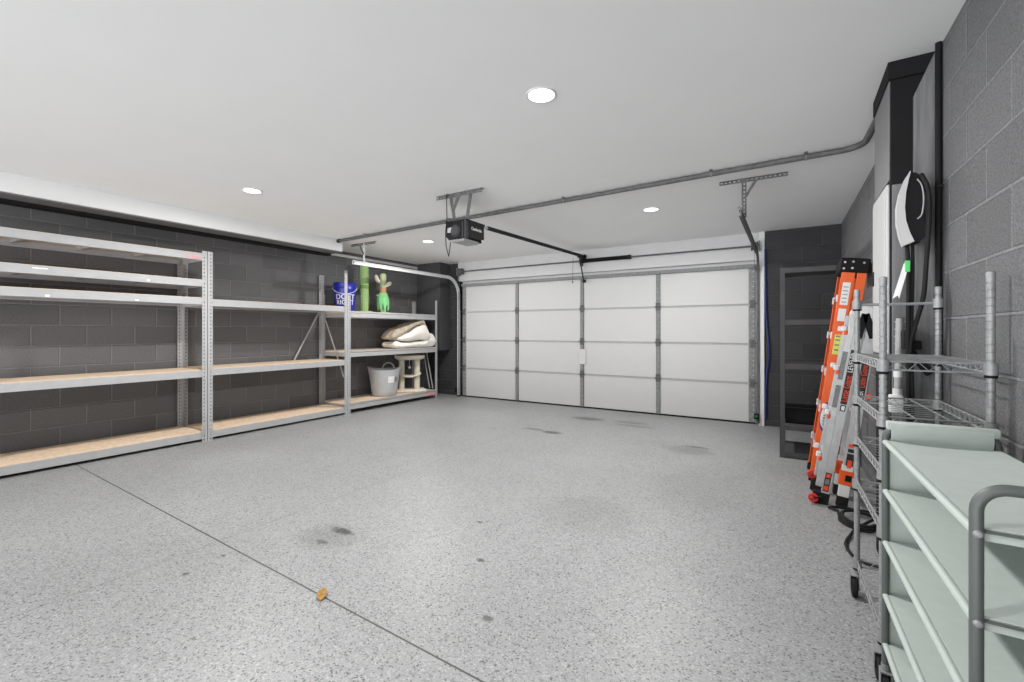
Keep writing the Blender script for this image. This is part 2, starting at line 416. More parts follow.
struct(MB().box((-5.755, Y0, 2.388), (-5.526, 4.285, 2.3995), .002).build('underside_shade', 'chargrey'), 'grey sheet painting the shade on the underside of the white bulkhead', 'trim')  # underside shade of the bulkhead, put into a grey sheet
struct(MB().box((-5.90, Y0, 2.365), (-5.762, 4.28, CEIL)).build('shade_strip', 'char'), 'dark strip standing in for the shade behind the white bulkhead', 'trim')  # dark strip added for the shade band at the top of the wall
struct(MB().box((LW, 4.29, 2.470), (LW + .022, 6.63, 2.512), .003).build('trim_5', 'white'), 'white strip along the top of the left wall', 'trim')

# pilaster on the right wall: charcoal column, cap, grey sheet
ty = 2.85
col = MB().box((.42, ty + .01, 0), (.62, 3.30, 2.48), .004)
struct(col.build('wall_pilaster', 'char'), 'charcoal boxed column standing against the right wall', 'column')
struct(MB().box((.408, ty - .003, 2.478), (.612, 3.315, CEIL), .003).build('trim_6', 'char'), 'charcoal cap moulding on top of the boxed column', 'trim')
struct(MB().prism([(.418, 2.862, 1.99), (.418, 3.298, 1.99), (.418, 3.298, 2.475), (.418, 2.862, 2.475)], (-.004, 0, 0)).build('trim_7', 'chargrey'), 'grey side facing of the boxed column above the pale grey panel', 'trim')
struct(MB().prism([(.502, 2.835, .0), (.585, 2.835, .0), (.585, 2.835, 2.55), (.575, 2.835, 2.55), (.502, 2.835, 2.37)], (0, .018, 0)).build('trim_8', 'board'), 'grey painted plywood sheet with slanted top beside the column', 'trim')
struct(MB().box((.424, 2.838, .0), (.50, 2.856, 1.96)).build('trim_9', 'board'), 'grey painted board below the dark part of the column', 'trim')

# ================================================================== GARAGE DOOR (door_1)
door = thing('door_1', (-2.82, 6.9, 0), 'white four section overhead garage door', 'garage door', None, 'structure')
DX0, DX1 = -5.345, -.393
YD = 6.885
SH = .532
stx = [-4.125, -2.888, -1.674]
for k in range(4):
    z0 = .02 + k * SH; z1 = z0 + SH - .004
    b = MB().box((DX0, YD, z0), (DX1, YD + .045, z1), .004).box((DX0 + .005, YD + .015, z1 - .02), (DX1 - .005, YD + .032, z1 + .018))
    p = b.build('door_panel', 'door', door)
    MB().box((DX0 + .02, YD - .005, z1 - .022), (DX1 - .02, YD + .004, z1), .002).build('seam_lip', 'seam', p)
    for x in stx:
        MB().perf((x - .03, YD - .012, z0 + .0), (0, 0, 1), (1, 0, 0), .004,
                  [0, .06, .09, SH * .5 - .015, SH * .5 + .015, SH - .1, SH - .07, SH - .008], [0, .02, .04, .06], lambda i, j: 0).box((x - .03, YD - .012, z0), (x - .024, YD, z1)).box((x + .024, YD - .012, z0), (x + .03, YD, z1)).build('stile', 'galv', door)
    for x0, x1 in ((DX0, DX0 + .085), (DX1 - .085, DX1)):
        MB().strip((x0, YD - .004, z0), (0, 0, 1), (1, 0, 0), .004, SH - .004, .085, .0665, .014, .014, .058).build('end_stile', 'galv', door)
for k in range(1, 4):
    z = .02 + k * SH
    for x in stx:
        MB().box((x - .035, YD - .018, z - .06), (x + .035, YD - .012, z - .008), .002).box((x - .035, YD - .018, z + .004), (x + .035, YD - .012, z + .055), .002).cyl((x - .045, YD - .022, z - .002), (x + .045, YD - .022, z - .002), .010, 10).build('hinge', 'galvd', door)
    for x, sx in ((DX0 + .04, -1), (DX1 - .04, 1)):
        h = MB().box((x - .03, YD - .02, z - .055), (x + .03, YD - .006, z + .05), .003).cyl((x, YD - .025, z), (x + sx * .09, YD - .025, z), .006, 8).build('roller_hinge', 'galvd', door)
MB().box((DX0 + .01, YD - .055, 2.095), (DX1 - .01, YD - .008, 2.108), .002).box((DX0 + .01, YD - .055, 2.108), (DX1 - .01, YD - .048, 2.140), .002).box((DX0 + .01, YD - .055, 2.138), (DX1 - .01, YD - .004, 2.146), .002).build('strut', 'galv', door)
MB().box((DX0 + .003, YD - .008, 0), (DX1 - .003, YD + .05, .022), .004).build('bottom_seal', 'rubber', door)
MB().box((-2.95, YD - .018, .71), (-2.82, YD - .012, .955), .004).build('lock_plate', 'header', door)

# ================================================================== DOOR TRACKS
def track(x, sx, label, mm):
    t = thing('door_track', (x, 6.8, 0), label, 'door track', 'tracks at the two ends of the garage door')
    r = .33; yv = 6.81; zh = 2.245; y0 = 4.36 if sx < 0 else 4.25
    path = [(x, y0, zh)] + [(x, y0 + (yv - r - y0) * k / 6, zh) for k in range(1, 6)] + arc((x, yv - r, zh - r), r, R(90), 0, 12, (0, 1, 0), (0, 0, 1)) + [(x, yv, 1.4), (x, yv, .7), (x, yv, .03)]
    prof = [(sx * a, b_) for a, b_ in ((.013, -.026), (.013, .026), (-.013, .028), (-.013, .020), (-.009, .020), (-.009, .023), (.009, .021), (.009, -.021), (-.009, -.023), (-.009, -.020), (-.013, -.020), (-.013, -.028))]
    MB().sweep(path, prof, (1, 0, 0)).build('rail', mm, t)
    # perforated wall angle carrying the vertical part
    b = MB(); xo = x + sx * .035
    b.strip((xo, yv + .03, .02), (0, 0, 1), (0, 1, 0), .003, 2.3, .05, .05, .018, .014)
    b.build('wall_angle', 'galv', t)
    # ceiling hanger of punched angle: cross bar, drop, diagonal
    ya = 4.58 if sx < 0 else 4.36
    xa, xb = (x - .30, x + .22) if sx < 0 else (x - .175, x + .34)
    c = MB().strip((xa, ya, CEIL - .036), (1, 0, 0), (0, 0, 1), .003, xb - xa, .034, .034, .018, .010).strip((xa, ya, CEIL - .004), (1, 0, 0), (0, 1, 0), .003, xb - xa, .034, .034, .018, .010)
    c.build('ceiling_angle', 'galvd', t)
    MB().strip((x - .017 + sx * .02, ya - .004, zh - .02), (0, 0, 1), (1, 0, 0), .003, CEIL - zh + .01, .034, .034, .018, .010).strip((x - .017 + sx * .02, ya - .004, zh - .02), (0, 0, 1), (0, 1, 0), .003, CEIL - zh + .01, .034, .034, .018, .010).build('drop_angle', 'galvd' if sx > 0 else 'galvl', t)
    MB().bar((x + .11 * (1 if sx > 0 else -1), ya - .006, CEIL - .03), (x + sx * .02, ya - .006, CEIL - .18), (1, 0, 0), .022, .004).build('diagonal_brace', 'galvd', t)
    MB().cyl((x, y0 + .02, zh - .03), (x, y0 + .02, zh + .05), .006, 8).cyl((x - .02, y0 + .02, zh + .05), (x + .02, y0 + .02, zh + .05), .008, 8).build('end_stop', 'galv', t)
    return t
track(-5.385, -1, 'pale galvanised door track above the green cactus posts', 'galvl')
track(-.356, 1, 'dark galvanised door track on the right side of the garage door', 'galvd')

# torsion shaft
ts = thing('torsion_shaft', (-2.82, 6.78, 2.375), 'long steel torsion shaft with a black coil spring above the garage door', 'torsion spring')
MB().cyl((-5.37, 6.78, 2.375), (-.34, 6.78, 2.375), .0125, 12).build('shaft', 'galvd', ts)
sp = []
for k in range(0, 12 * 62 + 1):
    a = 2 * math.pi * k / 12; sp.append((-2.86 + .76 * k / (12 * 62), 6.78 + .027 * math.cos(a), 2.375 + .027 * math.sin(a)))
MB().tube(sp, .0058, 6).build('coil_spring', 'black', ts)
MB().cyl((-2.88, 6.78, 2.375), (-2.83, 6.78, 2.375), .036, 20).build('spring_cone', 'blackm', ts)
MB().cyl((-2.10, 6.78, 2.375), (-2.055, 6.78, 2.375), .034, 20).build('spring_cone', 'blackm', ts)
MB().box((-2.90, 6.80, 2.30), (-2.86, 6.858, 2.45), .004).cyl((-2.885, 6.78, 2.375), (-2.875, 6.78, 2.375), .045, 20).build('centre_bracket', 'galvd', ts)
for x in (-5.31, -.40):
    pr = [(.02, -.04), (.062, -.04), (.062, -.03)] + [(.048 + .004 * (k % 2), -.028 + .006 * k) for k in range(10)] + [(.062, .034), (.062, .04), (.02, .04)]
    MB().lathe(pr, (x, 6.78, 2.375), 24, 'X').build('cable_drum', 'galvd', ts)
    MB().cyl((x, 6.73, 2.37), (x, 6.82, .08), .0025, 6).build('lift_cable', 'galvd', ts)
    xx = x + (-.055 if x < -3 else .055)
    MB().box((xx - .004, 6.72, 2.30), (xx + .004, 6.858, 2.44), .002).build('end_bearing_plate', 'galv', ts)

# ================================================================== OPENER
op = thing('garage_door_opener', (-2.80, 3.65, 2.22), 'black garage door opener hanging from the ceiling with a long rail', 'garage door opener')
b = MB().prism([(-2.925, 3.50, 2.335), (-2.675, 3.50, 2.335), (-2.675, 3.50, 2.19), (-2.71, 3.50, 2.152), (-2.89, 3.50, 2.152), (-2.925, 3.50, 2.19)], (0, .30, 0))
housing = b.build('housing', 'black', op)
MB().box((-2.935, 3.49, 2.318), (-2.665, 3.81, 2.34), .006).build('top_cover', 'blackm', op)
MB().prism([(-2.90, 3.50, 2.153), (-2.70, 3.50, 2.153), (-2.73, 3.53, 2.134), (-2.87, 3.53, 2.134)], (0, .24, 0)).build('lamp_lens', 'pvc', op)
MB().lathe([(.0, -.03), (.045, -.028), (.06, -.01), (.06, .005)], (-2.80, 3.50, 2.235), 24, 'Y').build('motor_cap', 'graphite', op)
MB().box((-2.905, 3.494, 2.225), (-2.845, 3.501, 2.275), .002).build('socket_panel', 'pvc', op)
MB().box((-2.69, 3.488, 2.15), (-2.668, 3.53, 2.335), .003).box((-2.725, 3.494, 2.16), (-2.71, 3.502, 2.33), .002).build('corner_strip', 'graphite', op)
MB().box((-2.676, 3.54, 2.165), (-2.668, 3.78, 2.325), .004).build('side_plate', 'blackm', op)
lettering('Chamberlain', .045, (-2.6672, 3.66, 2.26), (0, 1, 0), (0, 0, 1), 'whiteink', op, .75)
MB().box((-2.669, 3.745, 2.155), (-2.664, 3.775, 2.172), .002).build('badge', 'whitelabel', op)
# rail
MB().obox((-2.815, 5.41, 2.408), (1, 0, 0), V((0, 2.9, .075)), V((0, -.075, 2.9)), .016, 1.35, .019, .003).build('rail', 'blackm', op)
MB().obox((-2.815, 3.90, 2.366), (1, 0, 0), V((0, 2.9, .075)), V((0, -.075, 2.9)), .012, .17, .010, .002).build('rail_sleeve', 'panelgrey', op)
MB().obox((-2.815, 5.0, 2.40), (1, 0, 0), V((0, 2.9, .075)), V((0, -.075, 2.9)), .010, .25, .012).build('trolley', 'black', op) if 0 else None
MB().box((-2.845, 6.76, 2.41), (-2.785, 6.80, 2.475), .003).box((-2.83, 6.77, 2.45), (-2.80, 6.86, 2.47)).build('header_bracket', 'black', op)
MB().bar((-2.815, 6.60, 2.41), (-2.83, 6.80, 2.06), (1, 0, 0), .02, .008).box((-2.85, 6.795, 2.03), (-2.80, 6.835, 2.075), .003).box((-2.835, 6.55, 2.40), (-2.795, 6.66, 2.425), .003).build('door_arm', 'blackm', op)
MB().tube([(-2.90, 6.55, 2.40), (-2.905, 6.54, 2.2), (-2.905, 6.54, 2.03)], .0025, 6).lathe([(.002, -.02), (.009, -.012), (.009, .008), (.002, .012)], (-2.905, 6.54, 2.02), 10).build('release_cord', 'blackm', op)
# ceiling hanger
c = MB().strip((-2.945, 3.38, CEIL - .040), (1, 0, 0), (0, 0, 1), .003, .54, .040, .036, .018, .012).strip((-2.945, 3.38, CEIL - .004), (1, 0, 0), (0, 1, 0), .003, .54, .040, .036, .018, .012)
c.build('ceiling_angle', 'galvd', op)
for x, xb in ((-2.775, -2.84), (-2.53, -2.69)):
    MB().bar((x, 3.385, CEIL - .01), (xb, 3.53, 2.335), (1, 0, 0), .034, .004).build('hanger_strap', 'galvd', op)
MB().bar((-2.66, 3.378, CEIL - .02), (-2.815, 3.47, 2.42), (1, 0, 0), .028, .004).build('diagonal_brace', 'galvd', op)
MB().tube([(-2.80, 3.36, CEIL), (-2.81, 3.37, 2.50), (-2.89, 3.47, 2.36), (-2.925, 3.49, 2.24), (-2.918, 3.49, 2.10), (-2.885, 3.49, 1.99), (-2.875, 3.49, 2.03), (-2.86, 3.49, 2.13)], .0045, 8).build('power_cord', 'black', op)

# ================================================================== CONDUIT
cd = thing('conduit', (-2.5, 4.1, 2.54), 'long grey steel conduit crossing the white ceiling and bending at the right', 'conduit')
zc = CEIL - .027
pth = [(-5.50, 4.21, zc), (-4.3, 4.165, zc), (-3, 4.115, zc), (-1.5, 4.055, zc), (-.3, 4.005, zc), (.30, 3.985, zc)] + arc((.30, 3.845, zc), .14, R(90), R(8), 8, (1, 0, 0), (0, 1, 0)) + [(.445, 3.70, zc), (.462, 3.31, zc)]
MB().tube(pth, .021, 12).build('pipe', 'galvd', cd)
MB().cyl((-5.53, 4.21, zc), (-5.46, 4.21, zc), .026, 14).build('end_fitting', 'blackm', cd)
for x in (-4.9, -3.4, -1.9, -.55, .1):
    y = 4.21 - (x + 5.5) * .0390
    MB().box((x - .012, y - .045, CEIL - .004), (x + .012, y + .045, CEIL), .001).tube(arc((x, y, zc), .0225, 0, 2 * math.pi, 16, (0, 1, 0), (0, 0, 1))[:-1], .004, 6, True).build('clip', 'galv', cd)

# ================================================================== RECESSED LIGHTS
where = ['large recessed ceiling light nearest the top centre of the photo', 'recessed ceiling light over the left shelving end near the white bulkhead', 'recessed ceiling light near the garage door between opener and right track hanger', 'recessed ceiling light left of the garage door opener', 'recessed ceiling light behind the viewer on the right', 'recessed ceiling light behind the viewer on the left']
for (x, y), lb in zip(LAMPS, where):
    t = thing('recessed_light', (x, y, CEIL), lb, 'ceiling light', 'round recessed lights in the garage ceiling')
    MB().lathe([(.072, 0), (.086, 0), (.086, -.003), (.082, -.006), (.075, -.006), (.072, -.004)], (x, y, CEIL), 40, cap=False).build('trim_ring', 'white', t)
    MB().lathe([(.001, -.009), (.045, -.008), (.073, -.0045), (.073, -.001), (.001, -.001)], (x, y, CEIL), 40).build('diffuser', 'lens', t)
    l = bpy.data.lights.new('lamp', 'AREA'); l.shape = 'DISK'; l.size = .12; l.energy = LAMP_POWER; l.color = (1, .985, .965)
    lo = bpy.data.objects.new('lamp', l); COL.objects.link(lo); lo.parent = t; lo.location = (0, 0, -.014)

# ================================================================== BOLTLESS SHELVING
XF, XK = -5.65, -6.25
def angle_post(x, y, sx, sy, h):       # corner (x,y); flanges run towards -sx and -sy
    b = MB(); W = .05
    pitch, hs = .042, .015
    b.strip((x, y, 0), (0, 0, 1), (0, -sy, 0), .0025, h, W, pitch, hs, .013, .030)
    b.strip((x, y, 0), (0, 0, 1), (-sx, 0, 0), .0025, h, W, pitch, hs, .013, .030)
    return b
def shelving(y0, y1, levels, h_f, h_b, label, stepped=False, left_front_h=None):
    t = thing('shelving_unit', ((XF + XK) / 2, (y0 + y1) / 2, 0), label, 'shelving unit', 'grey boltless shelving units along the left wall')
    for (x, sx) in ((XF, 1), (XK, -1)):
        for (y, sy) in ((y0, -1), (y1, 1)):
            h = h_f if sx > 0 else h_b
            if sy < 0 and left_front_h and sx > 0: h = left_front_h
            b = angle_post(x, y, sx, sy, h)
            b.build('post', 'shelfgrey', t)
    for z in levels:
        for x, sx in ((XF - .004, 1), (XK + .004, -1)):
            b = MB()
            if stepped:
                b.prism([(x, y0 + .03, z + .018), (x, y0 + .03, z - .004), (x - sx * .012, y0 + .03, z - .008), (x - sx * .012, y0 + .03, z - .022), (x - sx * .002, y0 + .03, z - .026), (x - sx * .002, y0 + .03, z - .078), (x - sx * .02, y0 + .03, z - .078), (x - sx * .02, y0 + .03, z + .018)], (0, y1 - y0 - .06, 0))
            else:
                b.prism([(x, y0 + .03, z), (x, y0 + .03, z - .075), (x - sx * .018, y0 + .03, z - .078), (x - sx * .026, y0 + .03, z - .074), (x - sx * .026, y0 + .03, z - .066), (x - sx * .006, y0 + .03, z - .066), (x - sx * .006, y0 + .03, z - .018), (x - sx * .04, y0 + .03, z - .018), (x - sx * .04, y0 + .03, z - .013), (x - sx * .006, y0 + .03, z - .013), (x - sx * .006, y0 + .03, z)], (0, y1 - y0 - .06, 0))
            b.build('beam', 'shelfgrey', t)
        for y, sy in ((y0, 1), (y1, -1)):
            MB().box((XK + .03, y + sy * .004, z - .072), (XF - .03, y + sy * .010, z - .012)).build('side_beam', 'shelfgrey', t)
        for k in (1, 2, 3):
            yy = y0 + (y1 - y0) * k / 4
            MB().box((XK + .012, yy - .02, z - .045), (XF - .012, yy + .02, z - .017)).build('cross_support', 'shelfgrey', t)
        MB().box((XK + .011, y0 + .012, z - .012), (XF - .011, y1 - .012, z + .004), .001).build('shelf_board', 'osb', t)
    return t
sA = shelving(.70, 2.562, (2.125, 1.828, 1.625, .805, .105), 2.155, 2.12, 'grey boltless shelving unit with five shelves nearest the camera')
MB().box((XF - .003, 2.37, 2.065), (XF - .0005, 2.49, 2.095)).build('label_sticker', 'redlabel', sA)
MB().box((XF - .003, 1.17, 1.80), (XF - .0005, 1.27, 1.81)).build('label_strip', 'whitelabel', sA)
MB().box((XF - .003, 2.0, 1.765), (XF - .0005, 2.025, 1.785)).box((XF - .003, 1.25, 1.555), (XF - .0005, 1.28, 1.575)).box((XF - .003, 1.9, 1.56), (XF - .0005, 1.93, 1.57)).build('clip_tag', 'whitelabel', sA)
sB = shelving(2.572, 4.475, (1.612, .815, .105), 2.155, 2.12, 'grey boltless shelving unit with three empty shelves in the middle')
MB().bar((XK + .05, 4.455, 1.55), (XF - .05, 4.455, .55), (1, 0, 0), .025, .004).build('diagonal_brace', 'shelfgrey', sB)
MB().bar((XK + .01, 4.42, 1.55), (XK + .01, 3.99, .80), (0, 1, 0), .025, .004).build('diagonal_brace', 'shelfgrey', sB)
sC = shelving(4.485, 6.50, (1.535, .935, .140), 1.82, 1.82, 'grey boltless shelving unit at the far end holding cat furniture and bedding', True)
for (za, zb, dx) in ((.86, .17, 0), (.86, .17, .08)):
    MB().bar((XK + .28 + dx, 6.47, za), (XF - .16 + dx, 6.47, zb), (1, 0, 0), .022, .004).build('diagonal_brace', 'shelfgrey', sC)
MB().box((XF - .004, 6.20, .062), (XF, 6.42, .11)).build('label_sticker', 'redlabel', sC)

# ---------------------------------------------------------------- bucket
zS = 1.54
bx, by, bz = -6.03, 4.73, zS
bk = thing('bucket', (bx, by, bz), 'royal blue plastic bucket with white lettering on the upper shelf', 'bucket')
H = .47
MB().lathe([(.14, 0), (.143, .004), (.168, H - .1), (.172, H - .1), (.172, H - .085), (.169, H - .08), (.169, H - .06), (.174, H - .058), (.174, H - .045), (.171, H - .042), (.173, H - .006), (.176, H), (.171, H), (.167, H - .01), (.138, .01), (.001, .01)], (bx, by, bz), 40, cap=False).build('body', 'blue', bk)
hp = []
for k in range(21):
    a = math.pi * k / 20; hp.append(V((bx, by, bz + H - .07)) + V((.775, -.632, 0)) * (.178 * math.sin(a)) + V((.632, .775, 0)) * (.182 * math.cos(a)) * -1 + V((0, 0, -.11)) * math.sin(a))
MB().tube(hp, .0045, 8).build('handle', 'plastwhite', bk)
def wrap_text(txt, size, z, m):
    me = text_mesh(txt, size, .002); rad = .161
    a0 = math.atan2(-by, -bx) + .05
    for v in me.vertices:
        a = a0 + v.co.x / rad; rr = .145 + (z + v.co.y) * .063 + .002 + v.co.z
        v.co = V((rr * math.cos(a), rr * math.sin(a), z + v.co.y))
    me.materials.clear(); me.materials.append(M[m])
    o = bpy.data.objects.new('lettering', me); COL.objects.link(o); o.parent = bk
wrap_text('DO IT', .115, .24, 'whiteink'); wrap_text('RIGHT', .10, .155, 'whiteink')

# ---------------------------------------------------------------- cactus posts
def cactus_tall():
    x, y, z = -5.93, 5.03, zS
    t = thing('cat_scratching_post', (x, y, z), 'tall plain green cactus scratching post with one dark band', 'scratching post', 'green cactus scratching posts on the top shelf')
    H = .86; pr = []
    b = MB(); n = 48
    prof = [(.060, .03), (.064, .1), (.066, .3), (.068, .5), (.066, .7), (.062, .80), (.048, .84), (.022, .86), (.002, .863)]
    rings = []
    for r, zz in prof:
        rings.append([b.bm.verts.new((x + r * (1 + .045 * math.cos(12 * 2 * math.pi * k / n)) * math.cos(2 * math.pi * k / n), y + r * (1 + .045 * math.cos(12 * 2 * math.pi * k / n)) * math.sin(2 * math.pi * k / n), z + zz)) for k in range(n)])
    for A, B in zip(rings, rings[1:]):
        for k in range(n): b.bm.faces.new((A[k], A[(k + 1) % n], B[(k + 1) % n], B[k]))
    b.bm.faces.new(rings[0][::-1]); b.bm.faces.new(rings[-1])
    b.build('stem', 'cactus', t, 60)
    MB().lathe([(.064, .40), (.073, .402), (.074, .42), (.068, .428), (.074, .436), (.073, .455), (.064, .458)], (x, y, z), 32, cap=False).build('rope_band', 'cactusdark', t)
    MB().lathe([(.001, 0), (.13, 0), (.135, .01), (.13, .03), (.001, .032)], (x, y, z + .005), 32).build('base', 'cactus', t)
def cactus_arms():
    x, y, z = -5.93, 5.43, zS
    t = thing('cat_scratching_post', (x, y, z), 'short green cactus scratching post with two pale arms and leafy skirt', 'scratching post', 'green cactus scratching posts on the top shelf')
    MB().lathe([(.048, .02), (.05, .2), (.05, .5), (.055, .62), (.055, .66), (.045, .685), (.03, .692), (.002, .694)], (x, y, z), 28).build('stem', 'cactuslight', t)
    MB().lathe([(.050, .36), (.054, .362), (.054, .45), (.050, .452)], (x, y, z), 28, cap=False).build('band', 'terracotta', t)
    d = V((.74, .67, 0))          # towards picture right
    P = V((x, y, z))
    for sgn, z1, z2, nm in ((-1, .54, .645, 0), (1, .48, .53, 0)):
        a = P + d * sgn * .04 + V((0, 0, z1)); c = P + d * sgn * .085 + V((0, 0, z1 + .03)); e = P + d * sgn * .115 + V((0, 0, z2))
        MB().tube([a, (a + c) / 2 - V((0, 0, .004)), c, (c + e) / 2 + d * sgn * .005, e, e + (e - c).normalized() * .025], [.026, .03, .033, .036, .032, .010], 14).build('arm', 'cream', t, 80)
    MB().tube([P + d * -.05 + V((0, 0, .30)), P + d * -.085 + V((0, 0, .315)), P + d * -.11 + V((0, 0, .32))], [.016, .022, .008], 12).build('bud', 'cactuslight', t, 80)
    for k in range(9):
        a = 2 * math.pi * k / 9 + .3; e = V((math.cos(a), math.sin(a), 0)); s_ = V((-e.y, e.x, 0))
        pts = []
        for q in range(6):
            f = q / 5; pts.append((P + e * (.052 + .042 * math.sin(f * 2.2)) + V((0, 0, .36 - .30 * f)), .036 * math.sin(math.pi * (.25 + .72 * f)) + .004))
        b = MB(); th = e * .006
        for (p, wd), (p2, w2) in zip(pts, pts[1:]):
            b.prism([p - s_ * wd, p + s_ * wd, p2 + s_ * w2, p2 - s_ * w2], th)
        b.build('leaf', 'leafgreen', t)
    MB().lathe([(.001, 0), (.11, 0), (.115, .01), (.11, .025), (.001, .027)], (x, y, z + .005), 28).build('base', 'leafgreen', t)
cactus_tall(); cactus_arms()

# ---------------------------------------------------------------- tub
def tub():
    x, y, z = -5.93, 5.46, .146
    t = thing('tub', (x, y, z), 'large pale grey flexible tub with loop handle on the bottom shelf', 'tub')
    b = MB(); n = 48; H = .45; prof = [(.185, 0), (.20, .012), (.214, .08), (.231, .22), (.247, .34), (.262, .43), (.268, .45), (.256, .45), (.240, .42), (.225, .32), (.19, .04), (.001, .03)]
    rings = []
    dv = V((.70, .714, 0)); pv = V((.714, -.70, 0))
    for r, zz in prof:
        ring = []
        for k in range(n):
            a = 2 * math.pi * k / n
            lift = .045 * max(0, math.cos(a)) ** 4 + .045 * max(0, -math.cos(a)) ** 4
            f = max(0, (zz - .3) / .15)
            p = dv * (r * math.cos(a) * (1 + .05 * f)) + pv * (r * math.sin(a) * (1 - .03 * f))
            ring.append(b.bm.verts.new(V((x, y, z)) + p + V((0, 0, zz + lift * f))))
        rings.append(ring)
    for A, B in zip(rings, rings[1:]):
        for k in range(n): b.bm.faces.new((A[k], A[(k + 1) % n], B[(k + 1) % n], B[k]))
    b.build('body', 'tub', t, 50)
    hp = arc(V((x, y, z + .44)) + dv * .06 - pv * .245, .1, 0, math.pi, 14, dv, V((0, 0, 1)))
    MB().tube(hp, .011, 10).build('handle', 'tub', t)
    def lab(u0, u1, z0, z1, m, nm):
        q = MB(); ps = []
        for k in range(6):
            u = u0 + (u1 - u0) * k / 5; ps.append(u)
        rr = lambda zz: .2142 + (zz - .08) * .125 + .003
        for ua, ub in zip(ps, ps[1:]):
            def pt(u, zz, e): 
                return V((x, y, z + zz)) + pv * ((rr(zz) + e) * math.cos(u)) + dv * ((rr(zz) + e) * math.sin(u))
            q.prism([pt(ua, z0, 0), pt(ub, z0, 0), pt(ub, z1, 0), pt(ua, z1, 0)], (pv * math.cos((ua + ub) / 2) + dv * math.sin((ua + ub) / 2)) * .002)
        q.build(nm, m, t)
    lab(.28, .72, .235, .345, 'whitelabel', 'label')
    lab(.80, 1.0, .25, .33, 'greylabel', 'label')
tub()

# ---------------------------------------------------------------- cat tree
def cat_tree():
    x, y, z = -5.95, 6.10, .146
    t = thing('cat_tree', (x, y, z), 'cream two post cat tree on the bottom shelf', 'cat tree')
    d = V((.63, .776, 0)); pv = V((.776, -.63, 0)); P = V((x, y, z))
    MB().obox(P + V((0, 0, .02)), d, pv, (0, 0, 1), .27, .19, .02, .012, 2).build('base', 'cream', t, 50)
    for s_, h in ((-.155, .58), (.125, .58)):
        q = P + d * s_
        pr = [(.052, .035)] + [(.052 + .003 * (k % 2), .05 + .018 * k) for k in range(30)] + [(.052, .585)]
        MB().lathe(pr, q, 20).build('post', 'sisal', t)
    # bed on top: shallow oval tray with rim
    b = MB(); n = 36; rings = []
    for r, zz in [(.05, .575), (.22, .58), (.262, .60), (.275, .635), (.265, .66), (.245, .655), (.235, .63), (.19, .61), (.01, .605)]:
        rings.append([b.bm.verts.new(P + d * (-.01 + r * math.cos(2 * math.pi * k / n)) + pv * (r * .72 * math.sin(2 * math.pi * k / n)) + V((0, 0, zz))) for k in range(n)])
    for A, B in zip(rings, rings[1:]):
        for k in range(n): b.bm.faces.new((A[k], A[(k + 1) % n], B[(k + 1) % n], B[k]))
    b.bm.faces.new(rings[0][::-1]); b.bm.faces.new(rings[-1])
    b.build('bed', 'cream', t, 60)
    # hammock between the posts
    hb = MB(); nu, nv = 14, 8; g = []
    for i in range(nu + 1):
        u = -1 + 2 * i / nu; row = []
        for j in range(nv + 1):
            v = -1 + 2 * j / nv
            row.append(P + d * (-.015 + .19 * u) + pv * (.115 * v * (1 - .25 * abs(u))) + V((0, 0, .325 - .07 * (1 - u * u) * (1 - .3 * v * v))))
        g.append(row)
    for lay in (0, -.012):
        vs = [[hb.bm.verts.new(p + V((0, 0, lay))) for p in row] for row in g]
        if lay == 0: top = vs
        for i in range(nu):
            for j in range(nv): hb.bm.faces.new((vs[i][j], vs[i + 1][j], vs[i + 1][j + 1], vs[i][j + 1]))
    hb.build('hammock', 'cream', t, 80)
    rim = [g[i][0] for i in range(nu + 1)] + [g[nu][j] for j in range(1, nv + 1)] + [g[i][nv] for i in range(nu - 1, -1, -1)] + [g[0][j] for j in range(nv - 1, 0, -1)]
    MB().tube(rim, .017, 8, True).build('hammock_rim', 'cream', t, 80)
    q = P + d * -.015 + pv * .03
    MB().cyl(q + V((0, 0, .58)), q + V((0, 0, .45)), .003, 6).build('cord', 'whitelabel', t)
    MB().lathe([(.001, -.024), (.012, -.021), (.021, -.012), (.024, 0), (.021, .012), (.012, .021), (.001, .024)], q + V((0, 0, .435)), 16).build('ball', 'whitelabel', t, 80)
cat_tree()

